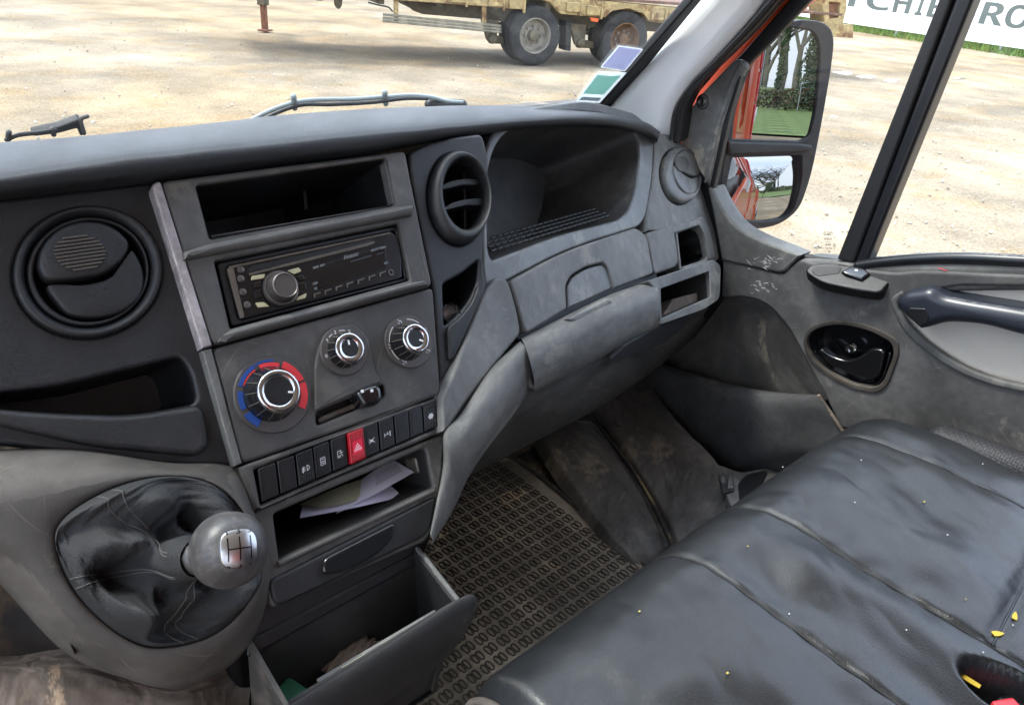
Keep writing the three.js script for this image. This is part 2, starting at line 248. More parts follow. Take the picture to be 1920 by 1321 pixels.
const PL = (c, r, map, o = {}) => mat(c, r, { map, bumpMap: tGrain, bump: 0.00016, roughnessMap: tRough, ...o });
const M = {
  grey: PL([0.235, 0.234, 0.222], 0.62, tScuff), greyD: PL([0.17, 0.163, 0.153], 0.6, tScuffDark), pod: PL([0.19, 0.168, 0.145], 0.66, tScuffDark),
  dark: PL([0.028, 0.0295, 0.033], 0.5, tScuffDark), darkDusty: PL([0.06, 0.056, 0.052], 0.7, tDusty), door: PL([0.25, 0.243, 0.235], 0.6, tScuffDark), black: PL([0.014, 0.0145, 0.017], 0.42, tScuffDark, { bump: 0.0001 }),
  light: PL([0.245, 0.245, 0.232], 0.6, tScuff), smoothGrey: PL([0.235, 0.24, 0.235], 0.5, tScuff, { bump: 0.00004 }),
  pad: mat([0.036, 0.04, 0.048], 0.53, { map: tScuffDark, bumpMap: tWeave, bump: 0.0004, roughnessMap: tRough }),
  silver: mat([0.62, 0.56, 0.57], 0.45, { map: again(tScuff, 0.1), metalness: 0.1 }),
  chrome: mat([0.5, 0.51, 0.53], 0.14, { metalness: 1, roughnessMap: tRough }), satin: mat([0.12, 0.108, 0.1], 0.45, { metalness: 0.75 }),
  gloss: mat([0.008, 0.008, 0.009], 0.16, { clear: 0.5 }), radio: mat([0.012, 0.013, 0.016], 0.28, { map: tScuffDark, clear: 0.3 }), key: mat([0.5, 0.46, 0.28], 0.5), trim: mat([0.26, 0.23, 0.19], 0.4, { metalness: 0.4, map: tScuff }),
  white: mat([0.8, 0.8, 0.78], 0.5), red: PL([0.62, 0.018, 0.035], 0.42, tScuff, { bump: 0 }), redP: mat([0.7, 0.04, 0.05], 0.5), blueP: mat([0.012, 0.06, 0.27], 0.5),
  leather: mat([0.019, 0.0205, 0.0215], 0.4, { map: tLeatherC, bumpMap: tLeather, bump: 0.00018, roughnessMap: tRough, clear: 0.12, clearRough: 0.25 }), boot: mat([0.05, 0.052, 0.055], 0.74, { map: tDusty, bumpMap: tLeather, bump: 0.0004 }),
  thread: mat([0.07, 0.066, 0.06], 0.8), piping: mat([0.045, 0.04, 0.035], 0.65, { map: tDusty, bumpMap: tGrain }), edge: mat([0.3, 0.25, 0.21], 0.65, { map: tDusty }), net: mat([0.025, 0.025, 0.03], 0.55, { bumpMap: again(tWeave, 0.016), bump: 0.0008 }),
  knob: mat([0.115, 0.11, 0.11], 0.48, { map: again(tScuff, 0.08), clear: 0.15, clearRough: 0.4 }),
  floor: mat([0.32, 0.265, 0.21], 0.9, { map: tDirt, bumpMap: tFelt, bump: 0.0008 }), rubber: mat([0.27, 0.235, 0.2], 0.62, { map: tDusty, bumpMap: tWrinkle, bump: 0.0009 }), matBase: mat([0.58, 0.475, 0.35], 0.85, { map: again(tDusty, 0.5), bumpMap: tFelt, bump: 0.0004 }), matPattern: mat([0.16, 0.13, 0.1], 0.6, { map: again(tDusty, 0.05) }),
  seal: mat([0.012, 0.012, 0.013], 0.5, { bumpMap: tFelt, bump: 0.0001 }), sealGloss: mat([0.012, 0.013, 0.016], 0.3), orange: mat([0.66, 0.085, 0.022], 0.3, { clear: 0.6, clearRough: 0.08 }),
  liner: mat([0.68, 0.68, 0.66], 0.75, { bumpMap: tFelt, bump: 0.0004 }), pillar: mat([0.74, 0.74, 0.73], 0.55, { bumpMap: tGrain, bump: 0.00006 }), sail: PL([0.46, 0.46, 0.44], 0.62, tDusty),
  glass: mat([0.95, 0.98, 0.965], 0.0, { transmission: 1, thickness: 0, ior: 1.5 }), mirror: mat([0.33, 0.34, 0.35], 0.004, { metalness: 1 }), mirrorCase: PL([0.035, 0.038, 0.043], 0.45, tDusty, { bump: 0.0003 }),
  cloth: mat([0.72, 0.67, 0.59], 0.9, { bumpMap: tFelt, bump: 0.0008 }), armTop: mat([0.022, 0.026, 0.036], 0.4, { roughnessMap: tRough }),
  paper: mat([0.85, 0.83, 0.87], 0.85), paperOld: mat([0.42, 0.4, 0.27], 0.85), yellow: mat([0.62, 0.43, 0.03], 0.6), crumb: mat([0.45, 0.36, 0.08], 0.8),
  tyre: mat([0.06, 0.059, 0.06], 0.85, { map: tDusty, bumpMap: tFelt, bump: 0.002 }), rim: mat([0.5, 0.49, 0.47], 0.55, { metalness: 0.3, map: tSteel }), rustRim: mat([0.3, 0.17, 0.09], 0.8, { map: tSteel }), rust: mat([0.86, 0.86, 0.86], 0.75, { map: tRust, bumpMap: tWrinkle, bump: 0.004 }), rustRed: mat([0.38, 0.16, 0.09], 0.85, { map: tSteel }), deck: mat([0.34, 0.2, 0.16], 0.85, { map: tSteel }), alu: mat([0.44, 0.43, 0.38], 0.5, { metalness: 0.3, map: tSteel }), under: mat([0.24, 0.21, 0.155], 0.8, { map: tSteel }), lens: mat([0.75, 0.13, 0.03], 0.35),
  grass: mat([0.085, 0.16, 0.03], 0.9), bark: mat([0.17, 0.155, 0.115], 0.95), ivy: mat([0.06, 0.095, 0.04], 0.7), twig: mat([0.09, 0.075, 0.055], 0.95), hedge: mat([0.075, 0.07, 0.035], 0.9), steel: mat([0.35, 0.36, 0.36], 0.5, { metalness: 0.6 }),
  darkGlass: mat([0.015, 0.018, 0.02], 0.06, { clear: 1 }), brown: mat([0.06, 0.044, 0.036], 0.8, { map: tDirt, bumpMap: tFelt, bump: 0.0006 }), tan: mat([0.42, 0.335, 0.27], 0.92, { map: again(tDusty, 0.2), bumpMap: tWrinkle, bump: 0.0012 }),
};
M.puddle = mat([0.26, 0.23, 0.18], 0.09);
M.gravel = mat([0.435, 0.39, 0.325], 0.95, { map: tGravel, bumpMap: tGravelB, bump: 0.012, vertexColors: true });

// ------------------------------------------------------------------ the yard
const groundAt = (px, py) => hit(onY(0), px, py);
{
  const N = 260, pos = [], col = [], uv = [], idx = [], s = (t) => { const a = Math.abs(t); return Math.sign(t) * (14 * a + 260 * Math.pow(a, 4)); };
  for (let j = 0; j <= N; j++) for (let i = 0; i <= N; i++) {
    const x = 9 + s(i / N * 2 - 1), z = -9 + s(j / N * 2 - 1), far = Math.hypot(x - 9, z + 9);
    const h = far < 26 ? 0.03 * (fbm(x / 64 + 9, z / 64 + 9, 64, 4, 5) - 0.5) : 0;
    pos.push(x, h - 0.01, z); uv.push(x, z);
    const a = fbm(x / 40 + 9, z / 12 + 9, 8, 6, 301, 0.6), b = fbm(x / 24 + 5, z / 60 + 5, 8, 6, 331, 0.6), c = smooth(0.5, 0.68, fbm(x / 18 + 3, z / 18 + 3, 8, 6, 351, 0.62));
    const k = 0.84 + 0.46 * (a - 0.5) + 0.2 * c, w = smooth(0.46, 0.68, b);
    col.push(k * mix(1, 0.98, w), k * mix(0.985, 0.9, w), k * mix(0.97, 0.76, w));
  }
  for (let j = 0; j < N; j++) for (let i = 0; i < N; i++) { const a = j * (N + 1) + i; idx.push(a, a + N + 1, a + 1, a + 1, a + N + 1, a + N + 2); }
  const g = new THREE.BufferGeometry(); g.setAttribute('position', new THREE.Float32BufferAttribute(pos, 3)); g.setAttribute('uv', new THREE.Float32BufferAttribute(uv, 2)); g.setAttribute('color', new THREE.Float32BufferAttribute(col, 3)); g.setIndex(idx); g.computeVertexNormals();
  STRUCT.gravel_yard = 'pale crushed limestone yard with brown tyre streaks'; struct('gravel_yard', g, M.gravel);
}
// loose stones on the yard
{
  const st = new THREE.DodecahedronGeometry(1, 0), n = 2600, im = new THREE.InstancedMesh(st, mat([0.4, 0.37, 0.32], 0.95), n), m = new THREE.Matrix4(), q = new THREE.Quaternion(), c = new THREE.Color();
  for (let i = 0; i < n; i++) { const far = i % 3, p = far ? groundAt(rr(0, 1920), rr(20, 330)) : groundAt(rr(1480, 1920), rr(120, 500)); const s = 0.003 + 0.014 * Math.pow(rnd(), 5); q.setFromEuler(new THREE.Euler(rnd() * 6, rnd() * 6, rnd() * 6)); m.compose(V(p.x, s * 0.2, p.z), q, V(s * rr(0.8, 1.5), s * 0.7, s)); im.setMatrixAt(i, m); const k = rr(0.7, 1.25); c.setRGB(k, k * 0.97, k * rr(0.82, 0.97)); im.setColorAt(i, c); }
  im.name = 'loose_stones'; im.userData = { kind: 'stuff', label: 'small loose stones scattered over the pale yard' }; scene.add(im);
}
function blob(name, cx, cy, rx, ry, s, m) {      // flat irregular patch of water on the ground
  const S = new THREE.Shape(), c = groundAt(cx, cy), a = groundAt(cx + rx, cy), b = groundAt(cx, cy + ry), du = a.clone().sub(c), dv = b.clone().sub(c), n = 60, pts = [];
  for (let i = 0; i < n; i++) { const t = i / n * Math.PI * 2, r = 0.7 + 0.8 * (fbm(0.5 + 0.4 * Math.cos(t), 0.5 + 0.4 * Math.sin(t), 16, 4, s) - 0.3), x = Math.cos(t) * r, y = Math.sin(t) * r; pts.push(new THREE.Vector2(c.x + du.x * x + dv.x * y, -(c.z + du.z * x + dv.z * y))); }
  S.setFromPoints(pts); const g = new THREE.ShapeGeometry(S); g.rotateX(-Math.PI / 2); g.translate(0, -0.0085, 0); STRUCT[name] = 'shallow rain puddle lying on the pale yard'; struct(name, boxUV(g), m);
}
blob('puddle', 1580, 137, 22, 5, 1, M.puddle); blob('puddle_001', 1625, 143, 20, 4, 5, M.puddle); blob('puddle_002', 1672, 150, 16, 5, 7, M.puddle); blob('puddle_003', 1575, 216, 24, 3, 9, M.puddle); blob('puddle_004', 1798, 146, 14, 2, 13, M.puddle);

// ------------------------------------------------------------------ banner on posts at the far side
{
  const o = groundAt(1676, 69), q = groundAt(1870, 99), u = q.clone().sub(o).setY(0).normalize(), n = u.clone().cross(V(0, 1, 0)); if (n.dot(EYE.clone().sub(o)) < 0) n.negate();
  const P = { o, n, u, v: V(0, 1, 0) }, L = (x, y) => pl2(P, x, y);
  // grass verge: tufts along the foot of the banner
  const blade = new THREE.BufferGeometry(); blade.setAttribute('position', new THREE.Float32BufferAttribute([-0.012, 0, 0, 0.012, 0, 0, 0.02, 1, 0.05], 3)); blade.computeVertexNormals();
  const n1 = 26000, im = new THREE.InstancedMesh(blade, M.grass, n1), m = new THREE.Matrix4(), qq = new THREE.Quaternion(), c = new THREE.Color();
  for (let i = 0; i < n1; i++) { const p = P.o.clone().addScaledVector(P.u, rr(-12, 16)).addScaledVector(P.n, rr(-5, 0.5) + (rnd() - 0.5) * 0.5); qq.setFromEuler(new THREE.Euler(rr(-0.5, 0.5), rnd() * 6.3, rr(-0.5, 0.5))); m.compose(V(p.x, 0, p.z), qq, V(1.6, rr(0.1, 0.32), 1)); im.setMatrixAt(i, m); c.setRGB(rr(0.8, 1.7), rr(0.8, 1.3), rr(0.5, 1.2)); im.setColorAt(i, c); }
  im.name = 'grass_verge'; im.userData = { kind: 'stuff', label: 'strip of green grass under the white banner' }; scene.add(im);
  const vg = new THREE.PlaneGeometry(30, 9); vg.rotateX(-Math.PI / 2); const vm = new THREE.Matrix4().makeBasis(P.u, V(0, 1, 0), P.n).setPosition(P.o.clone().addScaledVector(P.u, 2).addScaledVector(P.n, -4.4).setY(0.018)); vg.applyMatrix4(vm); STRUCT.verge_soil = 'grassy ground behind the banner'; struct('verge_soil', boxUV(vg), mat([0.09, 0.12, 0.035], 0.95));
  const b0 = L(1582, 43), b1 = L(1918, 92), t = thing('advertising_banner', 'long white banner with big grey capital letters stretched on posts across the yard', 'banner', P.o);
  const slope = (b1.y - b0.y) / (b1.x - b0.x), base = (x) => b0.y + (x - b0.x) * slope, x0 = b0.x - 5, x1 = b1.x + 6, H = 2.1;
  const C = document.createElement('canvas'); C.width = 2048; C.height = 256; const g2 = C.getContext('2d'); g2.fillStyle = '#f4f5f5'; g2.fillRect(0, 0, 2048, 256);
  const toX = (x) => (x - x0) / (x1 - x0) * 2048, toY = (y) => 256 - y / H * 256; g2.fillStyle = '#525b5a'; g2.textBaseline = 'alphabetic';
  const letters = [['R', 1490, 1538, 0], ['I', 1546, 1560, 6], ['T', 1574, 1618, 11], ['C', 1619, 1666, 19], ['H', 1668, 1708, 26], ['I', 1714, 1729, 29], ['E', 1732, 1766, 33], ['B', 1787, 1826, 41], ['R', 1829, 1876, 46], ['O', 1877, 1925, 51], ['S', 1932, 1976, 58]];
  const by = (x) => { const s = (49 - 12) / (1870 - 1592); return 12 + (x - 1592) * s; };
  const fs = 118; g2.font = `bold ${fs}px sans-serif`;
  for (const [ch, a, b] of letters) { const A = L(a, by(a)), B = L(b, by(b)), w = toX(B.x) - toX(A.x), mw = g2.measureText(ch).width; g2.save(); g2.translate(toX(A.x), toY((A.y - base(A.x)) * 0.5 + (B.y - base(B.x)) * 0.5)); g2.scale(w / (mw * 0.92), 0.98); g2.fillText(ch, -mw * 0.04, 0); g2.restore(); }
  const bt = new THREE.CanvasTexture(C); bt.colorSpace = THREE.SRGBColorSpace; bt.magFilter = THREE.LinearFilter;
  const nx = 80, pos = [], uv = [], idx = [];
  for (let k = 0; k < 2; k++) for (let j = 0; j <= 6; j++) for (let i = 0; i <= nx; i++) { const x = mix(x0, x1, i / nx), w = world(P, x, base(x) + H * j / 6, 0.03 * Math.sin(x * 2.1) * Math.sin(j) - k * 0.004); pos.push(w.x, w.y, w.z); uv.push(i / nx, j / 6); }
  for (let k = 0; k < 2; k++) for (let j = 0; j < 6; j++) for (let i = 0; i < nx; i++) { const a = k * 7 * (nx + 1) + j * (nx + 1) + i; idx.push(a, a + 1, a + nx + 1, a + 1, a + nx + 2, a + nx + 1); }
  const g = new THREE.BufferGeometry(); g.setAttribute('position', new THREE.Float32BufferAttribute(pos, 3)); g.setAttribute('uv', new THREE.Float32BufferAttribute(uv, 2)); g.setIndex(idx); g.computeVertexNormals();
  part('banner_sheet', g, mat([0.86, 0.88, 0.87], 0.6, { map: bt }), t);
  for (const px of [[1470, 35], [1676, 69], [1870, 99], [2080, 128]]) { const a = loc(P, groundAt(...px)); const p = world(P, a.x, 0, -0.06); part('post', capped([V(p.x, 0, p.z), V(p.x, 2.6, p.z)], 0.045), M.steel, t); }
  for (let i = 0; i < 60; i++) { const x = mix(x0, x1, i / 59), w = world(P, x, base(x) + 0.05, 0.03); const s = new THREE.SphereGeometry(0.02, 6, 5); s.translate(w.x, w.y, w.z); if (i % 2) part('eyelet', boxUV(s), M.steel, t); }
}

// ------------------------------------------------------------------ the plant trailer
{
  const o = groundAt(1000, 123), q = groundAt(1168, 128), u = q.clone().sub(o).setY(0).normalize(), n = u.clone().cross(V(0, 1, 0)).normalize(); if (n.dot(EYE.clone().sub(o)) < 0) n.negate();
  if (u.clone().cross(V(0, 1, 0)).dot(n) < 0) { /* right-handed frame below */ }
  const T = { o, n, u, v: V(0, 1, 0) }; if (T.u.clone().cross(T.v).dot(T.n) < 0) T.n = T.u.clone().cross(T.v);
  const t = thing('flatbed_trailer', 'rusty yellow flatbed plant trailer with twin axles parked beyond the windscreen', 'trailer', o.clone().setY(0));
  const topY = loc(T, hit(T, 1085, -3)).y, lift = 0.02;
  // side beam with two wheel arches
  part('side_beam', slab(T, [[640, -6, 0], [760, 2, 0], [905, 12, 0], [966, 18, 0], [976, 3], [1003, -2, 0.05], [1030, 4], [1052, 27, 0.02], [1135, 33, 0], [1148, 21], [1178, 16, 0.05], [1206, 26], [1218, 41, 0.02], [1340, 52, 0], [1600, 72, 0], [1600, 47, 0], [1280, 16, 0], [1085, -3, 0], [880, -22, 0], [640, -46, 0]], { lift: 0.05, depth: 0.12, bevel: 0.012, round: 0.03 }), M.rust, t);
  part('inner_chassis', slab(T, [[752, -10], [760, 10], [782, 20], [790, 27], [900, 36], [930, 40], [1320, 66], [1320, 40], [752, -30]], { lift: -0.35, depth: 0.5, bevel: 0.02, round: 0.02 }), M.under, t);
  // deck: planks across the width
  const dl = loc(T, hit(T, 640, -46)), dr = loc(T, hit(T, 1600, 47)); const nP = 11, wd = 2.5, X0 = -5.2, X1 = dr.x - 0.4;
  for (let k = 0; k < nP; k++) { const z = 0.06 - (k + 0.5) * wd / nP; const g = new RoundedBoxGeometry(X1 - X0, 0.045, wd / nP - 0.012, 1, 0.006); const m = frame(T); m.setPosition(world(T, (X0 + X1) / 2, topY + 0.02 + rr(-0.004, 0.004), z)); g.applyMatrix4(m); part('deck_plank', boxUV(g), M.deck, t); }
  // strap pockets and ribs along the beam
  for (const [x, y] of [[1075, 14], [1113, 20], [1233, 30], [1266, 33], [1300, 37], [930, 3], [968, 8], [860, -4]]) { part('strap_pocket', boxOn(T, x, y, 0.26, 0.15, 0.04, 0.075, 0.012), M.rust, t); part('rib', boxOn(T, x + 15, y + 2, 0.035, 0.24, 0.06, 0.085, 0.008), M.rust, t); }
  // aluminium side guard of three bars
  for (const [a, b, c, d] of [[25, 30, 47, 52], [31, 36, 53, 57.5], [37, 42, 58.5, 63]]) part('guard_rail', slab(T, [[718, a], [940, c], [940, d], [718, b]], { lift: 0.02, depth: 0.03, bevel: 0.008 }), M.alu, t);
  for (const x of [743, 908]) part('guard_post', slab(T, [[x - 4, -8], [x + 4, -8], [x + 4, 44], [x - 4, 44]], { lift: -0.012, depth: 0.05, bevel: 0.006 }), M.rust, t);
  part('side_lamp', slab(T, [[1107, 33], [1123, 35], [1121, 42], [1109, 40]], { lift: 0.06, depth: 0.04, bevel: 0.004 }), M.lens, t, 'small orange side marker lamp');
  // wheels: outer tyre, inner twin, rim with nuts
  const R = 0.475;
  const wheel = (px, py, rusty) => {
    const c0 = hit(T, px, py), a = loc(T, c0), grp = new THREE.Group(); grp.name = 'wheel'; const c = world(T, a.x, R, 0); grp.position.copy(c).sub(t.position); t.add(grp);
    const tyre = (z) => lathe(T, world(T, a.x, R, z), [[0.27, 0.02], [0.3, 0.035], [0.38, 0.04], [0.44, 0.03], [0.468, 0.0], [R, -0.03], [R, -0.075], [R - 0.012, -0.078], [R - 0.012, -0.088], [R, -0.09], [R, -0.135], [R - 0.012, -0.138], [R - 0.012, -0.148], [R, -0.15], [R, -0.19], [0.468, -0.22], [0.44, -0.25], [0.38, -0.26], [0.3, -0.25], [0.27, -0.23]], { n: 64 });
    part('tyre', tyre(0), M.tyre, grp); part('tyre', tyre(-0.3), M.tyre, grp);
    part('rim', lathe(T, world(T, a.x, R, 0), [[0.285, 0.03], [0.275, 0.038], [0.265, 0.03], [0.255, -0.05], [0.235, -0.11], [0.16, -0.12], [0.13, -0.105], [0.1, -0.1], [0.09, -0.1]], { n: 56 }), rusty ? M.rustRim : M.rim, grp, rusty ? 'rust stained rim' : undefined);
    part('hub', lathe(T, world(T, a.x, R, 0), [[0.1, -0.1], [0.095, -0.02], [0.08, 0.0], [0.055, 0.01], [0, 0.012]], { n: 32 }), rusty ? M.rustRim : M.under, grp);
    for (let k = 0; k < 8; k++) { const an = k / 8 * 6.283; part('wheel_nut', lathe(T, world(T, a.x + Math.cos(an) * 0.145, R + Math.sin(an) * 0.145, -0.1), [[0.02, 0], [0.02, 0.03], [0.014, 0.045], [0, 0.045]], { n: 6, deg: 10 }), M.rim, grp); }
  };
  wheel(1002, 72, false); wheel(1170, 77, true);
  // suspension hangers and arms
  for (const [x, y] of [[923, 72], [1088, 80], [1260, 90]]) {
    part('hanger', slab(T, [[x - 20, y - 36], [x + 12, y - 34], [x + 8, y + 4], [x, y + 12], [x - 9, y + 4]], { lift: -0.18, depth: 0.08, bevel: 0.01, round: 0.03 }), M.under, t);
    part('pivot', lathe(T, hit(T, x, y, -0.17), [[0.07, 0], [0.07, 0.05], [0.04, 0.07], [0, 0.07]], { n: 20 }), M.under, t);
    part('trailing_arm', slab(T, [[x - 4, y - 8], [x + 40, y + 2], [x + 42, y + 12], [x - 4, y + 10]], { lift: -0.3, depth: 0.1, bevel: 0.015 }), M.under, t);
  }
  part('axle_beam', capped([world(T, -0.1, R, -0.4), world(T, -0.1, R, -2.2)], 0.07), M.under, t); part('axle_beam', capped([world(T, 1.66, R, -0.4), world(T, 1.66, R, -2.2)], 0.07), M.under, t);
  part('mudflap', slab(T, [[1062, 40], [1072, 41], [1070, 96], [1060, 95]], { lift: -0.04, depth: 0.3, bevel: 0.006 }), M.tyre, t);
  part('far_beam', slab(T, [[690, -3], [905, 12], [1340, 52], [1340, 20], [690, -42]], { lift: -2.4, depth: 0.1, bevel: 0.01 }), M.rust, t);
  for (let k = 0; k < 6; k++) { const x = -3.6 + k * 0.95; const g = new RoundedBoxGeometry(0.1, 0.22, 2.3, 1, 0.01), m = frame(T); m.setPosition(world(T, x, topY - 0.16, -1.2)); g.applyMatrix4(m); part('cross_member', boxUV(g), M.under, t); }
  part('hose', tube([hit(T, 690, 5), hit(T, 710, 10), hit(T, 728, 14), hit(T, 736, 22)], 0.012), M.seal, t); part('tow_hook', slab(T, [[626, -12], [643, -12], [641, 12], [635, 19], [628, 12]], { lift: -0.3, depth: 0.08, bevel: 0.01, round: 0.04 }), M.under, t);
  // rear ramp frame
  part('rear_ramp', slab(T, [[1532, -40], [1590, -40], [1588, 18], [1580, 50], [1568, 68], [1548, 64], [1544, 24]], { lift: 0.05, depth: 0.4, bevel: 0.02, round: 0.03, holes: [{ pts: [[1555, 4], [1576, 6], [1572, 34], [1556, 36]], round: 0.02 }] }), M.rust, t);
  part('ramp_plate', slab(T, [[1550, -2], [1580, -2], [1576, 40], [1552, 42]], { lift: -0.02, depth: 0.1, bevel: 0.01 }), M.rustRed, t);
  // landing leg
  const leg = groundAt(497, 60), lt = thingPart('landing_leg', t, leg); lt.userData = { label: 'rusty brown landing leg' };
  part('outer_tube', box(leg.x, 1.02, leg.z, 0.17, 1.1, 0.17, 0.02, 0.6), M.under, lt); part('inner_tube', box(leg.x, 0.42, leg.z, 0.1, 0.8, 0.1, 0.012, 0.6), M.rustRed, lt); part('gooseneck', capped([V(leg.x - 0.3, 1.45, leg.z - 0.2), world(T, -4.6, topY - 0.1, -0.9)], 0.14), M.rust, t); part('foot', box(leg.x, 0.03, leg.z, 0.24, 0.03, 0.2, 0.01, 0.6), M.rustRed, lt);
}
// ------------------------------------------------------------------ reference planes of the cab
const A = plane(V(0.33, 1.36, -0.625), V(0, 0.5536, 0.83)), B = plane(V(0.44, 1.36, -0.625), V(0.26, 0.667, 1)), D = onX(1.2);
const S = (px, py, lift = 0) => { const a = hit(A, px, py, lift); return a.x < 0.44 ? a : hit(B, px, py, lift); };
const W = plane(V(1.08, 1.415, -0.946), V(0, -0.64, 0.77)), PI = plane(V(1.1, 1.41, -0.874), V(-0.94, -0.06, 0.33));
const FL = 0.78;

// ------------------------------------------------------------------ the van's shell
const van = thing('van', 'orange crew van whose cab is seen from the driver side, with white front pillar', 'van', V(0.33, 0, 0));
{
  part('cab_floor', box(0.33, FL - 0.03, 0.6, 1.86, 0.06, 3.2, 0.01), M.floor, van);
  part('roof', box(0.33, 2.3, 0.85, 1.86, 0.06, 2.9, 0.02), M.liner, van); part('roof_skin', box(0.33, 2.36, 0.85, 1.9, 0.04, 2.95, 0.02), M.orange, van);
  part('rear_wall', box(0.33, 1.1, 2.2, 1.86, 0.64, 0.05, 0.01), M.liner, van);
  part('firewall', box(0.33, 1.02, -1.08, 1.84, 0.76, 0.04, 0.01), M.rubber, van);
  part('cowl', loft([[V(-0.6, 1.36, -0.95), V(0.33, 1.4, -1.1), V(1.2, 1.36, -0.95)], [V(-0.6, 1.33, -1.2), V(0.33, 1.34, -1.35), V(1.2, 1.33, -1.2)]]), M.seal, van);
  part('bonnet', loft([[V(-0.58, 1.2, -1.2), V(0.33, 1.2, -1.35), V(1.24, 1.2, -1.2)], [V(-0.55, 1.08, -1.6), V(0.33, 1.1, -1.75), V(1.2, 1.08, -1.6)], [V(-0.5, 0.95, -1.9), V(0.33, 0.98, -2.05), V(1.16, 0.95, -1.9)], [V(-0.5, 0.5, -1.95), V(0.33, 0.5, -2.1), V(1.16, 0.5, -1.95)]]), M.orange, van);
  part('sill_beam', box(0.33, 0.62, 1, 1.9, 0.26, 5, 0.04), M.seal, van);
  // left side: the driver's door stands open
  part('left_wing', box(-0.6, 1.02, -0.98, 0.05, 0.7, 0.45, 0.02), M.orange, van); part('left_post', box(-0.6, 1.53, 0.62, 0.06, 1.5, 0.22, 0.02), M.pillar, van); part('left_side', box(-0.6, 1.1, 1.45, 0.06, 0.7, 1.5, 0.02), M.liner, van); part('left_cant', box(-0.6, 2.2, 0.85, 0.06, 0.2, 2.8, 0.02), M.liner, van);
  part('left_pillar', capped([V(-0.55, 1.35, -0.95), V(-0.56, 1.62, -0.74), V(-0.56, 2.25, -0.4)], 0.05), M.pillar, van);
  // right side behind the passenger door, outside skin in orange with dark windows
  const R = plane(V(1.3, 1.4, 0.4), V(1, 0, 0)), rs = (pts) => { const S2 = new THREE.Shape(); return roundLoop(pts.map((a) => new THREE.Vector2(a[0], a[1])), 0.06, S2); };
  const skin = (pts, holes, d) => { const s = rs(pts); for (const h of holes) { const p = new THREE.Path(); roundLoop(h.map((a) => new THREE.Vector2(a[0], a[1])), 0.08, p); s.holes.push(p); } const g = new THREE.ExtrudeGeometry(s, { depth: d, bevelEnabled: true, bevelSize: 0.012, bevelThickness: 0.012, bevelSegments: 2, bevelOffset: -0.012 }); g.rotateY(-Math.PI / 2); return crease(g); };
  const side = skin([[0.4, 0.5], [0.4, 2.25], [2.3, 2.25], [2.3, 0.5]], [[[0.6, 1.3], [0.55, 2.05], [1.35, 2.05], [1.4, 1.3]]], 0.04); side.translate(1.3, 0, 0); part('rear_side', side, M.orange, van);
  part('rear_window', box(1.28, 1.68, 1, 0.006, 0.78, 0.9, 0.002), M.glass, van);
  part('load_body', box(0.33, 1.5, 3.75, 2.02, 1.8, 2.5, 0.05), M.orange, van);
  for (let k = 0; k < 7; k++) part('reflective_panel', box(1.345, 1.1 + k * 0.19, 2.8, 0.008, 0.17, 0.5, 0.003), M.redP, van); for (let k = 0; k < 3; k++) part('reflective_strip', box(1.35, 0.75 + k * 0.55, 3.7, 0.008, 0.06, 2, 0.003), M.white, van);
  part('load_window', box(1.345, 1.75, 3.6, 0.02, 0.6, 0.8, 0.05), M.darkGlass, van);
  for (const [x, z] of [[1.16, 3.3], [-0.5, 3.3], [1.16, -1.3], [-0.5, -1.3]]) { const p = plane(V(x, 0.36, z), V(Math.sign(x), 0, 0)); part('wheel', lathe(p, V(x, 0.36, z), [[0.0, 0.02], [0.2, 0.03], [0.22, 0.06], [0.33, 0.06], [0.36, 0.03], [0.36, -0.14], [0.3, -0.16], [0, -0.16]]), M.tyre, van); }
  part('arch_trim', box(1.36, 0.62, 3.3, 0.03, 0.2, 1, 0.06), M.seal, van);
  // windscreen with its dark edge, pillar, seals
  const wp = [[-2.2, 2], [0.75, 2]]; const wq = (a, b) => world(W, a, b);
  const pane = new THREE.BufferGeometry(); const c4 = [wq(-1.68, -0.06), wq(0.1, -0.06), wq(0.12, 1.02), wq(-1.66, 1.02)]; pane.setAttribute('position', new THREE.Float32BufferAttribute([0, 1, 2, 0, 2, 3].flatMap((k) => c4[k].toArray()), 3)); pane.computeVertexNormals(); part('windscreen', boxUV(pane), M.glass, van);
  part('windscreen_edge', slab(W, [[1112, 212], [1200, 113], [1303, -4], [1420, -140], [1455, -140], [1320, -4], [1207, 134], [1142, 212]], { lift: 0.006, depth: 0.012, bevel: 0.003, round: 0.01 }), M.seal, van);
  part('pillar_trim', slab(PI, [[1128, 212], [1200, 128], [1312, -4], [1420, -130], [1560, -130], [1437, 0], [1412, 34], [1351, 102], [1297, 159], [1266, 204], [1256, 262], [1180, 272], [1126, 250]], { depth: 0.07, bevel: 0.028, seg: 6, round: 0.012, deg: 60 }), M.pillar, van, 'white padded windscreen pillar trim');
  part('pillar_seal', slab(PI, [[1560, -130], [1430, 0], [1405, 34], [1345, 102], [1290, 159], [1257, 204], [1246, 270], [1272, 270], [1280, 208], [1303, 163], [1352, 117], [1413, 57], [1463, 0], [1590, -130]], { lift: -0.012, depth: 0.06, bevel: 0.008, round: 0.006 }), M.seal, van);
  part('pillar_seal_lip', tube([[1578, -130], [1448, 0], [1400, 54], [1345, 112], [1293, 164], [1266, 208], [1258, 262]].map((a) => hit(PI, a[0], a[1], 0)), 0.0035), M.seal, van);
  const X = onX(1.23);
  part('door_aperture', slab(X, [[1600, -130], [1455, 0], [1408, 57], [1346, 117], [1298, 163], [1272, 208], [1264, 300], [1310, 330], [1320, 200], [1400, 100], [1442, 52], [1500, 0], [1640, -130]], { depth: 0.05, bevel: 0.01, round: 0.01 }), M.orange, van, 'orange painted door aperture beside the white pillar');
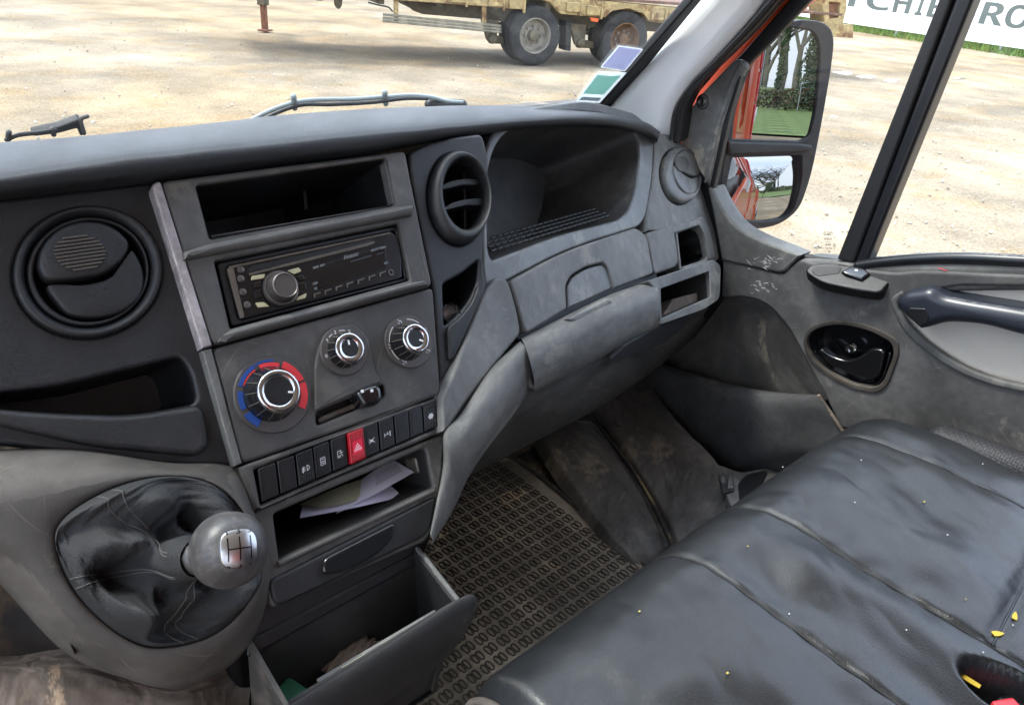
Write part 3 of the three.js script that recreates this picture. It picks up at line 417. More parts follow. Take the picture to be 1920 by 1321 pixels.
  part('right_cant', box(1.27, 2.22, 0.4, 0.08, 0.18, 1.9, 0.02), M.orange, van); part('b_pillar', box(1.24, 1.5, 0.42, 0.1, 1.5, 0.16, 0.02), M.pillar, van);
  part('dash_end', slab(onX(1.194), [[1300, 300], [1330, 345], [1346, 392], [1358, 490], [1356, 560], [1290, 640], [1230, 640], [1270, 420]], { depth: 0.02, bevel: 0.002 }), M.black, van); part('wing', box(1.22, 0.8, -1.35, 0.06, 0.6, 0.85, 0.03), M.orange, van);
}

// ------------------------------------------------------------------ dashboard
const dash = thing('dashboard', 'worn grey and black van dashboard with radio bezel, air vents and open storage recesses', 'dashboard', V(0.5, FL, -0.62));
{
  // top pad with a rolled, textured lip
  const st = [[-120, 392, -120, 352, -120, 279, 1.47], [-20, 378, -20, 338, -20, 264, 1.474], [80, 365, 80, 322, 80, 256, 1.475], [220, 350, 220, 302, 220, 244, 1.475], [360, 332, 360, 287, 360, 230, 1.475], [520, 311, 520, 270, 520, 212, 1.475], [680, 290, 680, 254, 680, 200, 1.475], [800, 268, 800, 243, 800, 195, 1.473], [900, 253, 900, 234, 900, 193.5, 1.47], [1000, 240, 1000, 226, 1000, 196, 1.463], [1100, 237, 1100, 222, 1100, 205.5, 1.447], [1170, 244, 1172, 229, 1164, 215, 1.43], [1216, 257, 1222, 243, 1208, 227, 1.415], [1231, 268, 1236, 256, 1232, 242, 1.404]];
  const rows = [[], [], [], [], [], [], []];
  for (const [bx, by, mx, my, tx, ty, y] of st) {
    const b = S(bx, by, 0.004), m = S(mx, my, 0.03), lo = S(mx * 0.5 + bx * 0.5, my * 0.45 + by * 0.55, 0.026), t = hit(onY(y), tx, ty);
    rows[0].push(S(bx, by, -0.04)); rows[1].push(b); rows[2].push(lo); rows[3].push(m); t.y -= 0.003; rows[4].push(t); rows[5].push(t.clone().add(V(0, -0.04, -0.13))); rows[6].push(t.clone().add(V(0, -0.12, -0.34)));
  }
  for (const r of rows) r.unshift(r[0].clone().add(V(-0.6, -0.01, 0)), r[0].clone().add(V(-0.25, 0, 0)));   // on past the driver
  part('top_pad', loft(rows, { nu: 150, nv: 50, deform: (p, u, v) => { p.y += 0.0012 * (fbm(u * 2 + 1, v + 1, 16, 3, 9) - 0.5); } }), M.pad, dash);

  // left fascia with round vent and pocket
  const ventC = [164, 511];
  const pocket = [[-60, 742, 0.01], [120, 722, 0.02], [338, 668, 0.012], [356, 694, 0.006], [372, 756, 0.01], [250, 779, 0.03], [100, 774, 0.03], [-60, 762, 0.01]];
  part('left_fascia', slab(A, [[-300, 400], [0, 372], [284, 340], [292, 360], [446, 874], [300, 872], [150, 850], [0, 832], [-300, 800]], { lift: 0.0, depth: 0.02, bevel: 0.004, round: 0.008, holes: [{ pts: ring(163, 511, 138, 121, -0.12), curve: true }, { pts: pocket }] }), M.dark, dash, 'dark left fascia panel around the round vent');
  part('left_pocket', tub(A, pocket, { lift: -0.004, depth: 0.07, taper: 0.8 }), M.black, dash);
  part('pocket_lip', slab(A, [[-100, 757], [100, 775], [250, 780], [378, 757, 0.008], [388, 790], [393, 835, 0.012], [372, 855, 0.01], [180, 838, 0.02], [30, 805, 0.03], [-100, 775]], { lift: 0.009, depth: 0.016, bevel: 0.005, round: 0.02 }), M.dark, dash);
  part('driver_fascia', slab(A, [[-230, 392], [-1400, 480], [-1500, 1100], [-230, 820]], { lift: -0.002, depth: 0.02, bevel: 0.003 }), M.dark, dash);
  // round vent: cup, rim, two leaves and ribbed thumb pad
  part('vent_bezel', ringForm(A, ring(163, 511, 140, 123, -0.12), ring(164, 510, 117, 104, -0.12), [[0, -0.008], [0, 0.002], [0.12, 0.0055], [0.4, 0.0065], [0.75, 0.004], [1, -0.001], [1, -0.01]]), M.dark, dash);
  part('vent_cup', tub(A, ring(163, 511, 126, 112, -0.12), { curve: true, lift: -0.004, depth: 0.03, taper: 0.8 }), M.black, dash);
  part('vent_ring', ringForm(A, ring(163, 510, 116, 103, -0.12), ring(168, 510, 103, 92, -0.12), [[0, -0.014], [0, -0.002], [0.3, 0.003], [0.7, 0.003], [1, -0.002], [1, -0.014]]), M.dark, dash);
  const d0 = thingPart('vent_disc', dash, hit(A, 168, 510));
  part('upper_leaf', ringForm(A, [[68, 503], [78, 464], [112, 432], [160, 420], [206, 430], [238, 460], [228, 489], [192, 517], [140, 528], [84, 529]], null, [[0, -0.004], [0, 0.004], [0.03, 0.0085], [0.1, 0.0105], [0.4, 0.0118], [0.97, 0.0122]]), M.dark, d0);
  part('lower_leaf', ringForm(A, [[86, 538], [140, 537], [196, 526], [234, 496], [245, 470], [264, 500], [268, 532], [258, 562], [232, 584], [184, 598], [128, 592], [106, 572]], null, [[0, -0.006], [0, 0.0], [0.03, 0.004], [0.1, 0.0055], [0.4, 0.0065], [0.97, 0.0068]]), M.dark, d0);
  for (let k = 0; k < 10; k++) { const t = (k - 4.5) / 5.2, w = Math.sqrt(1 - t * t); part('grip_rib', boxOn(A, 150 + t * 11, 474 + t * 34, 0.0365 * w, 0.0016, 0.0022, 0.0122, 0.0006, -0.03), M.trim, d0); }
  // silver strip
  part('silver_strip', slab(A, [[283, 346, 0.004], [300, 337, 0.003], [398, 647], [378, 653]], { lift: 0.0155, depth: 0.02, bevel: 0.002, round: 0.001 }), M.silver, dash, 'pale silver trim strip left of the radio'); part('lower_strip', slab(A, [[379, 657], [396, 652], [454, 868], [440, 874]], { lift: 0.0135, depth: 0.02, bevel: 0.0015, round: 0.001 }), M.light, dash);
  // radio bezel with open pocket above
  const pk = [[367, 347], [723, 296], [740, 385], [394, 449]], rh = [[402, 489], [748, 418], [770, 525], [432, 616]];
  part('radio_bezel', slab(A, [[300, 340], [760, 282], [770, 335], [811, 536], [399, 648]], { lift: 0.014, depth: 0.03, bevel: 0.003, round: 0.004, holes: [{ pts: pk, round: 0.003 }, { pts: rh, round: 0.002 }] }), M.greyD, dash, 'grey radio bezel frame');
  part('bezel_ledge', slab(A, [[345, 470], [395, 453], [742, 386], [778, 382], [776, 402], [346, 486]], { lift: 0.022, depth: 0.02, bevel: 0.006, seg: 5, round: 0.004, deg: 60 }), M.greyD, dash); part('bezel_sill', slab(A, [[428, 618], [770, 528], [800, 524], [806, 534], [404, 644]], { lift: 0.021, depth: 0.018, bevel: 0.005, seg: 5, round: 0.004, deg: 60 }), M.greyD, dash);
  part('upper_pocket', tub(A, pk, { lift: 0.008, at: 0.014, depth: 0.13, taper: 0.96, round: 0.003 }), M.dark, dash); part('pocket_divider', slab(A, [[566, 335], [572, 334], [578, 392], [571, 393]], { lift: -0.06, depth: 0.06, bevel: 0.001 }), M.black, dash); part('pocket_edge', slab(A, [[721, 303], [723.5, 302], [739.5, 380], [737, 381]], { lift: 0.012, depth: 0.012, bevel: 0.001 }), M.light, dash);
  { const p0 = hit(A, 400, 446, 0.008), p1 = hit(A, 738, 386, 0.008); for (let k = 0; k < 9; k++) { const q = p0.clone().lerp(p1, 0.5).addScaledVector(A.n, -0.012 - k * 0.011).addScaledVector(A.v, 0.0035); const g = new RoundedBoxGeometry(0.19, 0.0018, 0.0035, 1, 0.0006), m = frame(A); m.setPosition(q); g.applyMatrix4(m); part('floor_rib', boxUV(g), M.greyD, dash); } }
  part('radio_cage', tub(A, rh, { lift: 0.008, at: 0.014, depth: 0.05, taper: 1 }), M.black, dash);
  part('cage_frame', slab(A, [[405, 492], [747, 421], [768, 524], [434, 613]], { lift: 0.007, depth: 0.012, bevel: 0.002, round: 0.003, holes: [{ pts: [[424, 500], [741, 432], [759, 522], [448, 600]] }] }), M.black, dash);

  // climate panel
  part('climate_panel', slab(A, [[398, 654], [812, 538], [827, 740], [454, 870]], { lift: 0.012, depth: 0.03, bevel: 0.003, round: 0.003, holes: [{ pts: [[592, 772, 0.004], [720, 720, 0.004], [722, 745, 0.004], [594, 798, 0.004]] }] }), M.greyD, dash, 'grey heater control panel');
  part('slider_slot', tub(A, [[592, 772], [720, 720], [722, 745], [594, 798]], { lift: 0.009, at: 0.012, depth: 0.016, taper: 0.9, round: 0.004 }), M.black, dash);
  part('slider_ramp', slab(A, [[595, 783], [690, 744], [690, 755], [598, 795]], { lift: 0.004, depth: 0.006, bevel: 0.002 }), M.trim, dash);
  part('fan_surround', slab(A, [[590, 762, 0.004], [589, 690, 0.004], [598, 640, 0.02], [632, 608, 0.02], [664, 606, 0.02], [692, 632, 0.02], [706, 700, 0.006], [718, 716, 0.003], [591, 770, 0.003]], { lift: 0.015, depth: 0.006, bevel: 0.0025, seg: 4, round: 0.01, deg: 60 }), M.greyD, dash);
  const sl = part('slider_knob', slab(A, [[668, 735, 0.004], [682, 727], [707, 719], [716, 726], [720, 747], [708, 760], [684, 764], [674, 748]], { lift: 0.024, depth: 0.022, bevel: 0.005, seg: 4, round: 0.006, deg: 60 }), M.gloss, dash);
  for (const [x, y] of [[679, 733], [697, 732]]) part('knob_dot', boxOn(A, x, y, 0.003, 0.003, 0.001, 0.0244, 0.0004), M.white, sl);
  // printed dial rings
  const dial = (cx, cy, rad, lift, draw) => {
    const C = document.createElement('canvas'); C.width = C.height = 512; const g = C.getContext('2d'); g.fillStyle = '#4a4644'; g.fillRect(0, 0, 512, 512); g.translate(256, 256); g.strokeStyle = g.fillStyle = '#c9c7c4'; g.textAlign = 'center'; g.textBaseline = 'middle'; g.lineCap = 'round'; draw(g);
    const t = new THREE.CanvasTexture(C); t.colorSpace = THREE.SRGBColorSpace; t.magFilter = THREE.LinearFilter;
    const m = frame(A); m.setPosition(hit(A, cx, cy, lift)); const geo = new THREE.CylinderGeometry(rad, rad + 0.0012, 0.002, 64); geo.rotateX(Math.PI / 2);
    const P = geo.attributes.position, uv = geo.attributes.uv; for (let i = 0; i < P.count; i++) uv.setXY(i, 0.5 + P.getX(i) / rad * 0.5, 0.5 + P.getY(i) / rad * 0.5); geo.applyMatrix4(m);
    return part('dial_ring', geo, mat([1, 1, 1], 0.5, { map: t, bumpMap: null }), dash);
  };
  const arc = (g, r, a, b) => { g.beginPath(); g.arc(0, 0, r, a, b); g.stroke(); };
  const k1 = dial(512, 739, 0.0345, 0.0135, () => {});
  dial(645, 657, 0.0235, 0.0172, (g) => { g.lineWidth = 9; g.font = 'bold 52px sans-serif'; const n = [[-2.55 - 0.6, '0'], [-2.35, '1'], [-1.75, '2'], [-0.98, '3'], [-0.1, '4']]; for (const [a, s] of n) g.fillText(s, Math.cos(a) * 215, Math.sin(a) * 215); arc(g, 215, -2.15, -1.95); arc(g, 215, -1.52, -1.22); arc(g, 215, -0.72, -0.38); });
  dial(767, 640, 0.027, 0.0135, (g) => { g.lineWidth = 10; for (const [a, b] of [[-2.9, -2.2], [-1.35, -0.75], [2.5, 3.0]]) arc(g, 222, a, b); g.font = 'bold 44px sans-serif'; for (const a of [-1.75, -0.35, 3.2, 2.2, 0.7]) { const x = Math.cos(a) * 218, y = Math.sin(a) * 218; g.lineWidth = 7; g.beginPath(); g.moveTo(x - 14, y - 22); g.lineTo(x, y); g.lineTo(x + 18, y - 4); g.lineTo(x + 18, y + 18); g.moveTo(x - 22, y + 12); g.lineTo(x - 8, y + 20); g.stroke(); } });
  // red and blue temperature marks
  const wedge = (a, b, r0, r1, m) => { const s = new THREE.Shape(); s.absarc(0, 0, r1, a, b, false); s.absarc(0, 0, r0, b, a, true); s.closePath(); const g = new THREE.ExtrudeGeometry(s, { depth: 0.0006, bevelEnabled: false, curveSegments: 12 }); const f = frame(A); f.setPosition(hit(A, 512, 739, 0.0146)); g.applyMatrix4(f); part('temperature_mark', crease(g), m, k1); };
  wedge(3.45, 3.95, 0.0258, 0.0325, M.blueP); wedge(2.75, 3.3, 0.0272, 0.0318, M.blueP); wedge(1.85, 2.6, 0.0288, 0.032, M.blueP); wedge(1.25, 1.8, 0.0302, 0.032, M.blueP); wedge(1.9, 2.55, 0.0255, 0.028, M.redP); wedge(1.05, 1.72, 0.0255, 0.0294, M.redP); wedge(0.15, 0.95, 0.0255, 0.0322, M.redP); wedge(-0.75, 0.08, 0.0255, 0.0322, M.redP);
  // three rotary knobs
  const dialKnob = (bx, by, fx, fy, r0, r1, h, mark) => {
    const b = hit(A, bx, by, 0.0145), f = hit(A, fx, fy, 0.0145 + h), ax = f.clone().sub(b), P = plane(b, A.n), g = thingPart('rotary_knob', dash, b), sx = ax.dot(A.u) / h * 0, H = h;
    part('knob_skirt', lathe(P, b, [[r0 + 0.0015, 0], [r0 + 0.001, 0.002], [r0, 0.003], [mix(r0, r1, 0.5), H * 0.55], [r1 + 0.0005, H * 0.78]], { n: 64 }), M.gloss, g);
    for (let k = 0; k < 14; k++) { const a = k / 14 * 6.283 + 0.2, c = Math.cos(a), s = Math.sin(a); part('chrome_rib', capped([world(P, c * (r0 + 0.0004), s * (r0 + 0.0004), 0.003), world(P, c * (mix(r0, r1, 0.5) + 0.0006), s * (mix(r0, r1, 0.5) + 0.0006), H * 0.5), world(P, c * (r1 + 0.0007), s * (r1 + 0.0007), H * 0.78)], 0.0005, { n: 6, rs: 5 }), M.trim, g); }
    part('chrome_ring', lathe(P, b, [[r1 * 0.97, H * 0.74], [r1 + 0.0016, H * 0.8], [r1 + 0.002, H * 0.88], [r1 + 0.0012, H * 0.97], [r1 - 0.0008, H], [r1 - 0.0032, H * 0.985], [r1 - 0.005, H * 0.92]], { n: 64, deg: 60 }), M.chrome, g);
    part('knob_face', lathe(P, b, [[r1 - 0.0045, H * 0.88], [r1 - 0.0049, H * 0.93], [0, H * 0.93]], { n: 48 }), M.black, g);
    const rm = r1 - 0.0076, q = world(P, Math.cos(mark) * rm, Math.sin(mark) * rm, H * 0.94), gg = new RoundedBoxGeometry(0.0046, 0.0018, 0.001, 1, 0.0004); gg.rotateZ(mark); const m = frame(P); m.setPosition(q); gg.applyMatrix4(m); part('pointer_mark', boxUV(gg), M.white, g);
  };
  dialKnob(508, 738, 522, 740, 0.0238, 0.0178, 0.023, -0.4); dialKnob(642, 658, 655, 662, 0.0172, 0.0132, 0.019, 1.5); dialKnob(762, 641, 778, 650, 0.0178, 0.0135, 0.022, -0.6);
  // switch row
  const P4 = [pl2(A, 480, 880, 0.012), pl2(A, 815.5, 746, 0.012), pl2(A, 819, 799, 0.012), pl2(A, 488, 942, 0.012)], hole = [[476, 881], [815, 743], [822, 800], [489, 946]];
  part('switch_frame', slab(A, [[446, 876], [824, 743], [833, 808], [476, 958]], { lift: 0.014, depth: 0.03, bevel: 0.003, round: 0.002, holes: [{ pts: hole, round: 0.001 }] }), M.greyD, dash); part('switch_bay', tub(A, hole, { lift: 0.008, at: 0.014, depth: 0.02, taper: 1, round: 0.001 }), M.black, dash);
  const icon = document.createElement('canvas'); icon.width = 1408; icon.height = 256; const ic = icon.getContext('2d'); ic.fillStyle = '#17181a'; ic.fillRect(0, 0, 1408, 256); ic.fillStyle = '#cf2440'; ic.fillRect(640, 0, 128, 256); ic.strokeStyle = '#d5d6d8'; ic.lineWidth = 5; ic.lineCap = 'round';
  const at = (k, fn) => { ic.save(); ic.translate(k * 128 + 64, 140); fn(); ic.restore(); }, ln = (...p) => { ic.beginPath(); ic.moveTo(p[0], p[1]); for (let i = 2; i < p.length; i += 2) ic.lineTo(p[i], p[i + 1]); ic.stroke(); };
  at(2, () => { ic.beginPath(); ic.arc(8, 0, 22, -1.5, 1.5); ic.closePath(); ic.stroke(); ln(-8, -14, -34, -8); ln(-8, 0, -34, 6); ln(-8, 14, -34, 20); ln(-22, -22, -26, 30); }); at(3, () => { ic.strokeRect(-20, -32, 40, 64); ln(-10, -18, 10, -18); ic.strokeRect(-10, 0, 20, 18); }); at(4, () => { ln(-20, 30, -20, -30, 10, -30, 10, 0); ln(-8, 10, -8, 30); ln(4, 10, 4, 30); ln(16, 6, 24, 24); ln(-2, -10, 26, -10); }); at(5, () => { ln(0, -34, 34, 26, -34, 26, 0, -34); ln(0, -10, 14, 16, -14, 16, 0, -10); }); at(6, () => { ln(-26, -20, 26, 20); ln(-26, 20, 26, -20); ln(-30, 0, -6, 0); ic.strokeRect(-8, -8, 16, 16); }); at(7, () => { ln(-28, 0, 28, 0); ln(-28, -16, -28, 16); ln(28, -16, 28, 16); ln(0, -20, 0, 0); ic.fillStyle = '#d5d6d8'; for (const y of [-20, 14]) ic.fillRect(22, y, 12, 10); }); at(10, () => { for (let k = 0; k < 6; k++) { const a = k / 6 * 6.283; ln(0, 0, Math.cos(a) * 28, Math.sin(a) * 28); ic.beginPath(); ic.arc(Math.cos(a) * 20, Math.sin(a) * 20, 6, 0, 6.3); ic.stroke(); } });
  const it = new THREE.CanvasTexture(icon); it.colorSpace = THREE.SRGBColorSpace; it.magFilter = THREE.LinearFilter; const face = mat([1, 1, 1], 0.42, { map: it });
  const quad = (s, t) => { const a = P4[0].clone().lerp(P4[1], s), b = P4[3].clone().lerp(P4[2], s); return a.lerp(b, t); };
  for (let k = 0; k < 11; k++) {
    const s0 = k / 11 + 0.004, s1 = (k + 1) / 11 - 0.004, red = k === 5, lift = red ? 0.0185 : 0.0145 + (k % 3) * 0.0006, c = [quad(s0, 0), quad(s1, 0), quad(s1, 1), quad(s0, 1)], s = roundLoop(c.reverse(), 0.0012, new THREE.Shape());
    const g = new THREE.ExtrudeGeometry(s, { depth: 0.012, bevelEnabled: true, bevelSize: 0.001, bevelThickness: 0.001, bevelOffset: -0.001, bevelSegments: 3 }); g.applyMatrix4(frame(A, lift - 0.013));
    const sw = part('rocker_switch', crease(g, 45), red ? M.red : M.black, dash, red ? 'red hazard warning switch' : undefined);
    // printed face plate
    const cc = [quad(s0 + 0.014, 0.09), quad(s1 - 0.014, 0.09), quad(s1 - 0.014, 0.91), quad(s0 + 0.014, 0.91)], pos = [], uv = []; const U = [[k / 11 + 0.012, 0.95], [(k + 1) / 11 - 0.012, 0.95], [(k + 1) / 11 - 0.012, 0.05], [k / 11 + 0.012, 0.05]];
    for (const i of [0, 3, 1, 1, 3, 2]) { const w = world(A, cc[i].x, cc[i].y, lift + 0.0003); pos.push(w.x, w.y, w.z); uv.push(...U[i]); }
    const fg = new THREE.BufferGeometry(); fg.setAttribute('position', new THREE.Float32BufferAttribute(pos, 3)); fg.setAttribute('uv', new THREE.Float32BufferAttribute(uv, 2)); fg.computeVertexNormals(); part('switch_print', fg, face, sw);
    if ([2, 5, 10].includes(k)) { const dots = []; for (let j = 0; j < 4; j++) for (let i = 0; i < 6; i++) for (const t0 of [0.07, 0.74]) { const q = quad(mix(s0 + 0.012, s1 - 0.012, i / 5), t0 + j * 0.062), sp = new THREE.SphereGeometry(0.0009, 6, 4); const w = world(A, q.x, q.y, lift + 0.0003); sp.translate(w.x, w.y, w.z); dots.push(boxUV(sp)); } part('grip_dots', merge(dots), red ? M.red : M.black, sw, undefined, 'stuff'); }
  }
  // paper tray and drawer front below
  const th = [[512, 963, 0.004], [798, 838, 0.005], [813, 914, 0.003], [524, 1051, 0.003]];
  part('tray_frame', slab(A, [[466, 962], [834, 811], [830, 880], [812, 990], [802, 1012], [508, 1142], [500, 1095], [486, 1010]], { lift: 0.011, depth: 0.03, bevel: 0.003, round: 0.006, holes: [{ pts: th }] }), M.greyD, dash);
  part('paper_tray', tub(A, th, { lift: 0.006, at: 0.011, depth: 0.16, taper: 0.9, shift: [0, 0.02] }), M.darkDusty, dash, 'dark open paper tray'); part('tray_lip', slab(A, [[520, 1052], [816, 914], [818, 924], [524, 1064]], { lift: 0.0155, depth: 0.012, bevel: 0.003, seg: 4, round: 0.002, deg: 60 }), M.greyD, dash);
  part('tray_clip', slab(A, [[776, 856], [788, 852], [792, 884], [784, 888]], { lift: -0.01, depth: 0.02, bevel: 0.003 }), M.trim, dash); part('drawer_front', slab(A, [[503, 1089, 0.004], [819, 928, 0.004], [806, 1002, 0.014], [516, 1140, 0.01]], { lift: 0.0145, depth: 0.012, bevel: 0.003, round: 0.006 }), M.dark, dash); part('finger_scoop', slab(A, [[606, 1048, 0.01], [742, 978, 0.006], [738, 1010, 0.02], [700, 1046, 0.03], [640, 1074, 0.02], [604, 1078, 0.01]], { lift: 0.0185, depth: 0.006, bevel: 0.0028, seg: 5, deg: 70 }), M.gloss, dash);
}
function ring(cx, cy, rx, ry, tilt, n = 20) { const a = []; for (let i = 0; i < n; i++) { const t = i / n * 2 * Math.PI, x = Math.cos(t) * rx, y = Math.sin(t) * ry, c = Math.cos(tilt), s = Math.sin(tilt); a.push([cx + x * c - y * s, cy + x * s + y * c]); } return a; }
function thingPart(name, parent, at) { const g = new THREE.Group(); g.name = name; g.position.copy(at).sub(originOf(parent)); parent.add(g); return g; }

// ------------------------------------------------------------------ car radio
{
  const r = thing('car_radio', 'dusty black car radio with a big round knob and cream keys in the dash slot', 'car radio', hit(A, 590, 515));
  const rp = (n, pts, o, m) => part(n, slab(A, pts, { bevel: 0.0004, round: 0.0008, depth: 0.003, ...o }), m, r);
  rp('faceplate', [[423, 498], [732, 432, 0.006], [744, 442, 0.006], [753, 470, 0.01], [755, 521, 0.003], [450, 600, 0.003]], { lift: 0.0085, depth: 0.016, bevel: 0.002, round: 0.003, seg: 4 }, M.radio);
  rp('top_trim', [[428, 499], [731, 434.5], [733, 438], [430, 503.5]], { lift: 0.0098 }, M.trim); rp('left_trim', [[425, 503], [437, 501], [458, 594], [450, 597]], { lift: 0.0095 }, M.trim); rp('slot_trim', [[466, 512], [700, 452], [704, 455], [690, 461], [468, 516.5]], { lift: 0.0098 }, M.trim);
  rp('disc_slot', [[463, 509], [470, 498], [692, 448], [699, 452], [690, 458], [465, 511]], { lift: 0.0092 }, M.seal);
  rp('display', [[586, 500], [722, 463], [724, 502], [590, 543]], { lift: 0.0092, round: 0.002 }, M.gloss);
  for (const k of [[[472, 517], [497, 513], [495, 521], [471, 525]], [[538, 507], [560, 501], [565, 508], [551, 514]], [[479, 567], [495, 566], [505, 574], [484, 576]], [[559, 556], [575, 549], [573, 558], [555, 563]]]) rp('cream_key', k, { lift: 0.0105, round: 0.001 }, M.key);
  for (const k of [[[476, 530], [490, 527], [489, 538], [476, 540]], [[476, 545], [489, 542], [492, 558], [478, 560]], [[556, 518], [568, 515], [572, 524], [560, 527]], [[560, 531], [573, 528], [574, 540], [561, 544]]]) rp('dark_key', k, { lift: 0.01, round: 0.001 }, M.gloss);
  const kb = plane(hit(A, 525, 541, 0.009), A.n); part('volume_collar', lathe(kb, kb.o, [[0.0172, 0], [0.0172, 0.002], [0.0162, 0.004], [0.0148, 0.0045]], { n: 56 }), M.satin, r); const vk = part('volume_knob', lathe(kb, kb.o, [[0.0148, 0], [0.0145, 0.005], [0.0128, 0.012], [0.0122, 0.0142], [0.0112, 0.015], [0.0105, 0.0142], [0, 0.0142]], { n: 56, deg: 30 }), M.satin, r);
  for (const [x, y] of [[450, 506], [450, 523], [454, 548], [462, 572]]) part('round_button', lathe(A, hit(A, x, y, 0.0085), [[0.0034, 0], [0.0032, 0.002], [0.002, 0.0026], [0, 0.0027]], { n: 24 }), M.satin, r);
  for (let k = 0; k < 7; k++) { const x = 588 + k * 20.6, y = 551 - k * 6.6; rp('preset_key', [[x, y], [x + 13, y - 4.2], [x + 13, y - 1.8], [x + 2.4, y + 1.6], [x + 3, y + 7], [x + 0.8, y + 7.6]], { lift: 0.0098, depth: 0.002, bevel: 0.0003, round: 0.0004 }, M.trim); }
  part('aux_jack', lathe(A, hit(A, 732, 511, 0.0085), [[0.0035, 0], [0.0034, 0.0012], [0.002, 0.0012], [0.0018, -0.004], [0, -0.004]], { n: 24 }), M.satin, r);
  const C = document.createElement('canvas'); C.width = 1024; C.height = 256; const g = C.getContext('2d'); g.clearRect(0, 0, 1024, 256); g.fillStyle = '#9aa0a2'; g.font = 'italic bold 44px serif'; g.fillText('Pioneer', 400, 50); g.font = 'bold 26px sans-serif'; g.fillText('WMA  MP3', 60, 56); g.fillText('MOSFET 50Wx4', 720, 50); g.fillText('DISP', 30, 176); g.fillText('EQ', 40, 214); g.fillText('AUX', 860, 176); g.fillStyle = '#3c4246'; g.fillRect(470, 74, 250, 12); g.fillRect(780, 76, 90, 10);
  const t = new THREE.CanvasTexture(C); t.colorSpace = THREE.SRGBColorSpace; t.magFilter = THREE.LinearFilter; const q = [[574, 494], [740, 448], [746, 508], [583, 556]].map((a) => hit(A, a[0], a[1], 0.0096)), ge = new THREE.BufferGeometry(), U = [[0, 1], [1, 1], [1, 0], [0, 0]]; ge.setAttribute('position', new THREE.Float32BufferAttribute([0, 3, 1, 1, 3, 2].flatMap((k) => q[k].toArray()), 3)); ge.setAttribute('uv', new THREE.Float32BufferAttribute([0, 3, 1, 1, 3, 2].flatMap((k) => U[k]), 2)); ge.computeVertexNormals(); part('face_print', ge, mat([0.8, 0.8, 0.8], 0.4, { map: t, transparent: true }), r);
}
